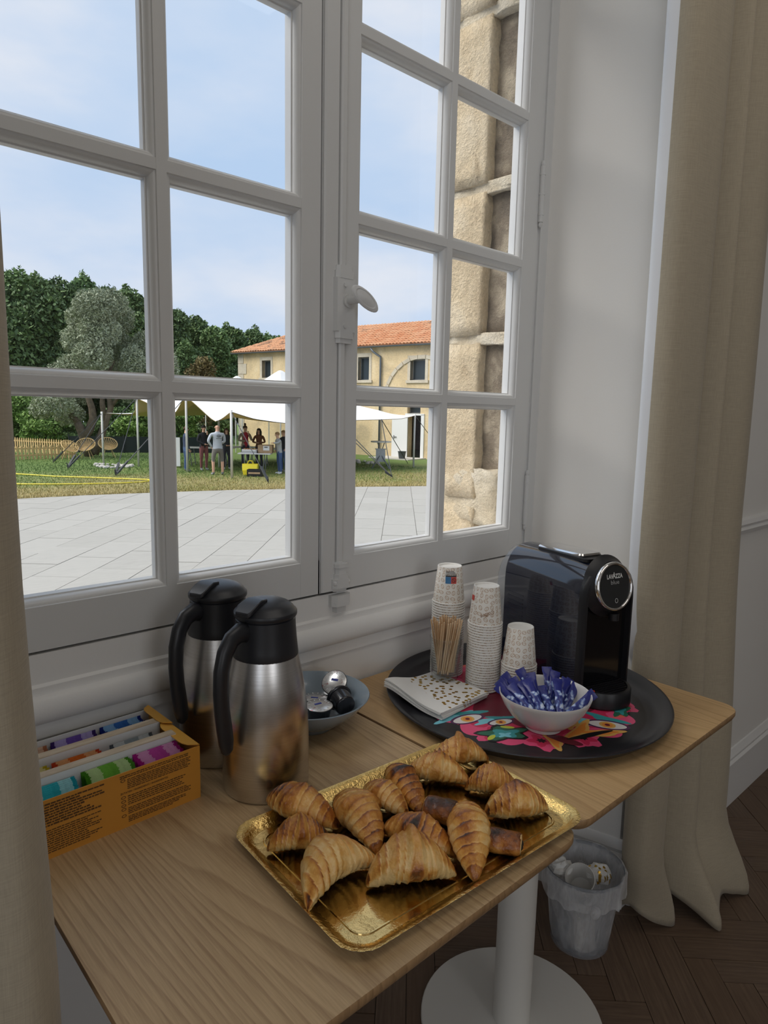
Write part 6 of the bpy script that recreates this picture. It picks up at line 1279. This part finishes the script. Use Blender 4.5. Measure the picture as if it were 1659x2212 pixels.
# ================================================================== the group under the awning
def pm(n, c, r=.85): return plain(n, c, r, var=.08, vscale=6)
m_skin = plain('skin', (.62, .36, .25), .55); m_eye = plain('eye_dark', (.03, .02, .02), .4); m_shoe = pm('grey_shoe', (.25, .25, .26)); m_shoew = pm('white_shoe', (.66, .66, .66))
def person(feet, h, face, label, shirt, legs, hair, arms=('down', 'down'), shoes=None, hairstyle='short', sleeves=True, shorts=False, lean=0.0, head=(0, 0), inner=None, wide=1.0, stance=.11):
    """feet: photo pixel of the feet; h: height; face: heading in degrees (0 looks along +Y)"""
    g = G(*feet); k = h/1.75; root = empty('person', g, R(face)); tag(root, label, 'person', 'people talking under the awning'); root.scale = (k, k, k)
    V, E, Rr, Lb = [], [], [], []
    def add(p, r, par, lab): V.append(Vector(p)); Rr.append(r); i = len(V)-1; Lb.append(lab); (E.append((par, i)) if par is not None else None); return i
    ly = lambda z: lean*max(0, z-.9)
    pel = add((0, 0, .95), (.150*wide, .115), None, 'legs'); wst = add((0, ly(1.1), 1.10), (.140*wide, .105), pel, 'top'); chs = add((0, ly(1.30), 1.30), (.165*wide, .115), wst, 'top'); nkb = add((0, ly(1.46), 1.46), (.075, .065), chs, 'top')
    nk = add((0, ly(1.52)+.01, 1.52), (.055, .055), nkb, 'skin'); hd = add((head[0], ly(1.62)+.025+head[1], 1.615), (.076, .088), nk, 'skin'); add((head[0], ly(1.7)+.020+head[1], 1.70), (.070, .082), hd, 'skin')
    hands = []
    for s, pose in zip((-1, 1), arms):
        sh = add((s*.185*wide, ly(1.40), 1.405), (.062, .060), chs, 'top'); sl_ = 'top' if sleeves else 'skin'; y0 = ly(1.3)
        pp = {'down': ((s*.235, y0-.02, 1.13), (s*.235, y0+.06, .88), (0, .2, -1)), 'cross': ((s*.235, y0+.06, 1.14), (-s*.06, y0+.22, 1.20), (-s, .1, .1)), 'hip': ((s*.34, y0-.05, 1.16), (s*.20, y0+.04, .98), (-s*.4, .4, -.6)), 'reach': ((s*.24, y0+.18, 1.16), (s*.20, y0+.42, 1.06), (0, 1, -.2)), 'chin': ((s*.25, y0+.10, 1.14), (s*.06, y0+.20, 1.40), (-s*.2, .1, 1)), 'front': ((s*.26, y0+.03, 1.14), (s*.06, y0+.22, 1.02), (-s*.6, .6, 0)), 'rest': ((s*.25, y0+.14, 1.30), (s*.20, y0+.30, 1.305), (0, 1, 0)), 'fold': ((s*.30, y0+.02, 1.15), (s*.02, y0+.17, 1.12), (-s, .2, 0))}[pose]
        el = add(pp[0], (.050, .050), sh, 'top'); wr_ = add(pp[1], (.036, .036), el, sl_); d = Vector(pp[2]).normalized(); pa = add(Vector(pp[1])+d*.06, (.040, .026), wr_, 'skin'); hands.append((Vector(pp[1])+d*.07, d, s))
        hp_ = add((s*.095*wide, 0, .86), (.100*wide, .100), pel, 'legs'); kn_ = add((s*stance, .02, .49), (.068, .068), hp_, 'legs' if not shorts else 'legs'); ka = add((s*stance, .0, .42), (.058, .060), kn_, 'skin' if shorts else 'legs'); an_ = add((s*stance, -.02, .10), (.046, .048), ka, 'skin' if shorts else 'legs'); hl = add((s*stance, -.02, .05), (.048, .045), an_, 'shoe'); add((s*stance*1.15, .15, .035), (.045, .034), hl, 'shoe')
    me = bpy.data.meshes.new('figure'); me.from_pydata([tuple(v_) for v_ in V], E, []); o = bpy.data.objects.new('figure', me); COL.objects.link(o)
    sk_ = o.modifiers.new('skin', 'SKIN'); sk_.use_smooth_shade = True; sb_ = o.modifiers.new('sub', 'SUBSURF'); sb_.levels = 1; sb_.render_levels = 1
    for i, sv in enumerate(me.skin_vertices[0].data): sv.radius = Rr[i]; sv.use_root = (i == 0)
    dg = bpy.context.evaluated_depsgraph_get(); bm_ = bpy.data.meshes.new_from_object(o.evaluated_get(dg)); bpy.data.objects.remove(o)
    mb = MB(); mb.add([tuple(v_.co) for v_ in bm_.vertices], [tuple(p.vertices) for p in bm_.polygons]); mats = [shirt, legs, m_skin, shoes or m_shoe, m_eye, inner or shirt]; ix = {'top': 0, 'legs': 1, 'skin': 2, 'shoe': 3}
    for fi, p in enumerate(bm_.polygons):
        c = p.center; best = 9; lab = 'top'
        for a, b_ in E:
            A_, B_ = V[a], V[b_]; ab = B_-A_; t_ = min(1, max(0, (c-A_).dot(ab)/ab.length_squared)); q = (c-A_-ab*t_).length - .6*(Rr[a][0]*(1-t_)+Rr[b_][0]*t_)
            if q < best: best = q; lab = Lb[b_]
        if lab == 'legs' and c.z > .93 and abs(c.x) < .3: lab = 'top'
        if lab == 'top' and c.z < .925 and abs(c.x) < .20 and abs(c.y) < .17: lab = 'legs'
        if shorts and lab == 'skin' and c.z > .46 and c.z < 1.0 and abs(c.x) < .2: lab = 'legs'
        mb.m[fi] = 5 if (inner and lab == 'top' and abs(c.x) < .055 and c.y > ly(c.z)+.05 and c.z < 1.46) else ix[lab]
    hx, hy = head[0], ly(1.62)+.025+head[1]; mb.mi = 2
    mb.ball((hx, hy+.092, 1.615), .013, .018, .020, 8, 6); [mb.ball((hx+s*.078, hy-.005, 1.62), .012, .02, .03, 8, 6) for s in (-1, 1)]
    for p, d, s in hands:          # five fingers rooted in each palm
        sd_ = d.cross(Vector((0, 0, 1))) if abs(d.z) < .8 else Vector((0, 1, 0)); sd_.normalize(); cu = d.cross(sd_)
        for q in range(4): b0 = p + sd_*(.026-.017*q); ln = (.050, .062, .066, .054)[q]; mb.tube([b0, b0+d*ln*.55, b0+d*ln+cu*.014], [.0095, .009, .007], 6)
        b0 = p-d*.02+sd_*.03; mb.tube([b0, b0+sd_*.022+d*.025, b0+sd_*.028+d*.05], [.011, .010, .008], 6)
    mb.mi = 4; [mb.ball((hx+s*.030, hy+.084, 1.640), .010, .006, .007, 6, 5) for s in (-1, 1)]; mb.ball((hx, hy+.088, 1.572), .022, .006, .006, 8, 5)
    b_ = mb.build('figure', mats, root, True)
    if hair:
        hb = MB(); hb.ball((hx, hy-.012, 1.665), .090, .104, .085, 14, 10); hb.v = [(x, min(y, hy+.072) if z > 1.66 else min(y, hy+.01), z) for x, y, z in hb.v]
        if hairstyle == 'bun': hb.ball((hx, hy-.02, 1.79), .050, .050, .055, 10, 8)
        if hairstyle == 'long': hb.tube([(hx, hy-.03, 1.68), (hx, hy-.075, 1.58), (hx, hy-.085, 1.42), (hx, hy-.08, 1.34)], [.085, .095, .090, .05], 10); [hb.tube([(hx+s*.07, hy-.01, 1.66), (hx+s*.09, hy+.0, 1.52), (hx+s*.09, hy+.02, 1.40)], [.03, .035, .02], 8) for s in (-1, 1)]
        if hairstyle == 'pony': hb.tube([(hx, hy-.09, 1.70), (hx, hy-.15, 1.66), (hx, hy-.16, 1.54), (hx, hy-.15, 1.46)], [.030, .040, .032, .012], 8)
        hb.build('hair', hair, root, True)
    return root
hB, hBk, hBl, hR = pm('brown_hair', (.07, .035, .018)), pm('black_hair', (.018, .014, .012)), pm('blond_hair', (.34, .20, .09)), pm('grey_stubble', (.30, .22, .17))
jeans = pm('blue_denim', (.055, .10, .22)); navy = pm('navy_jacket', (.025, .04, .085)); blk = pm('black_jacket', (.016, .018, .024)); dpink = pm('faded_red_trousers', (.28, .10, .10)); gsw = pm('grey_sweatshirt', (.46, .49, .54)); cargo = pm('cargo_grey', (.17, .155, .14)); teal = pm('dark_teal_coat', (.025, .035, .04)); beige = pm('beige_jacket', (.34, .27, .20)); redt = pm('red_shirt', (.50, .03, .06)); rust = pm('rust_jacket', (.20, .075, .035)); grey = pm('light_grey_sweater', (.42, .42, .41)); dk = pm('dark_trousers', (.03, .032, .045))
person((403, 1018), 1.62, -100, 'person in a navy jacket and blue jeans standing by a pole', navy, jeans, hB, ('down', 'down'), hairstyle='short')
person((441, 1016), 1.66, 178, 'person in a black jacket and faded red trousers, hand at the chin', blk, dpink, hBk, ('chin', 'front'))
bald = person((471, 1026), 1.76, -12, 'bald person in a grey printed sweatshirt and cargo shorts, seen from behind', gsw, cargo, None, ('hip', 'front'), shorts=True, wide=1.18, stance=.16)
person((490, 1014), 1.56, 165, 'person in a dark coat, half hidden behind the bald one', teal, dk, hB, ('front', 'front'), hairstyle='long')
person((530, 1012), 1.66, 172, 'person with a topknot in a beige jacket over a red shirt', beige, dk, hB, ('chin', 'fold'), hairstyle='bun', inner=redt)
person((560, 1012), 1.56, 120, 'person with long dark hair in a rust-brown jacket', rust, dk, hBk, ('fold', 'fold'), hairstyle='long')
person((613, 1019), 1.54, 100, 'person with a ponytail in dark clothes, behind the one in grey', blk, jeans, hBl, ('hip', 'down'), hairstyle='pony')
person((604, 1024), 1.50, 80, 'person in a light grey sweater and blue jeans reaching over the table', grey, jeans, hBl, ('rest', 'hip'), hairstyle='short', shoes=m_shoew, lean=.12)
# dark print on the back of the grey sweatshirt
pr_ = MB(); rg = random.Random(4)
for q in range(16): a = 2*math.pi*q/16; a2 = 2*math.pi*(q+1)/16; pr_.add([(.07*math.cos(a), -.155, 1.34+.05*math.sin(a)), (.07*math.cos(a2), -.155, 1.34+.05*math.sin(a2)), (.05*math.cos(a2), -.156, 1.34+.033*math.sin(a2)), (.05*math.cos(a), -.156, 1.34+.033*math.sin(a))], [(0, 1, 2, 3)])
pr_.box(-.10, .10, -.152, -.150, 1.245, 1.26); pr_.box(-.03, .05, -.156, -.154, 1.32, 1.35); tag(pr_.build('back_print', plain('print_charcoal', (.10, .11, .12), .8), bald), kind='stuff')
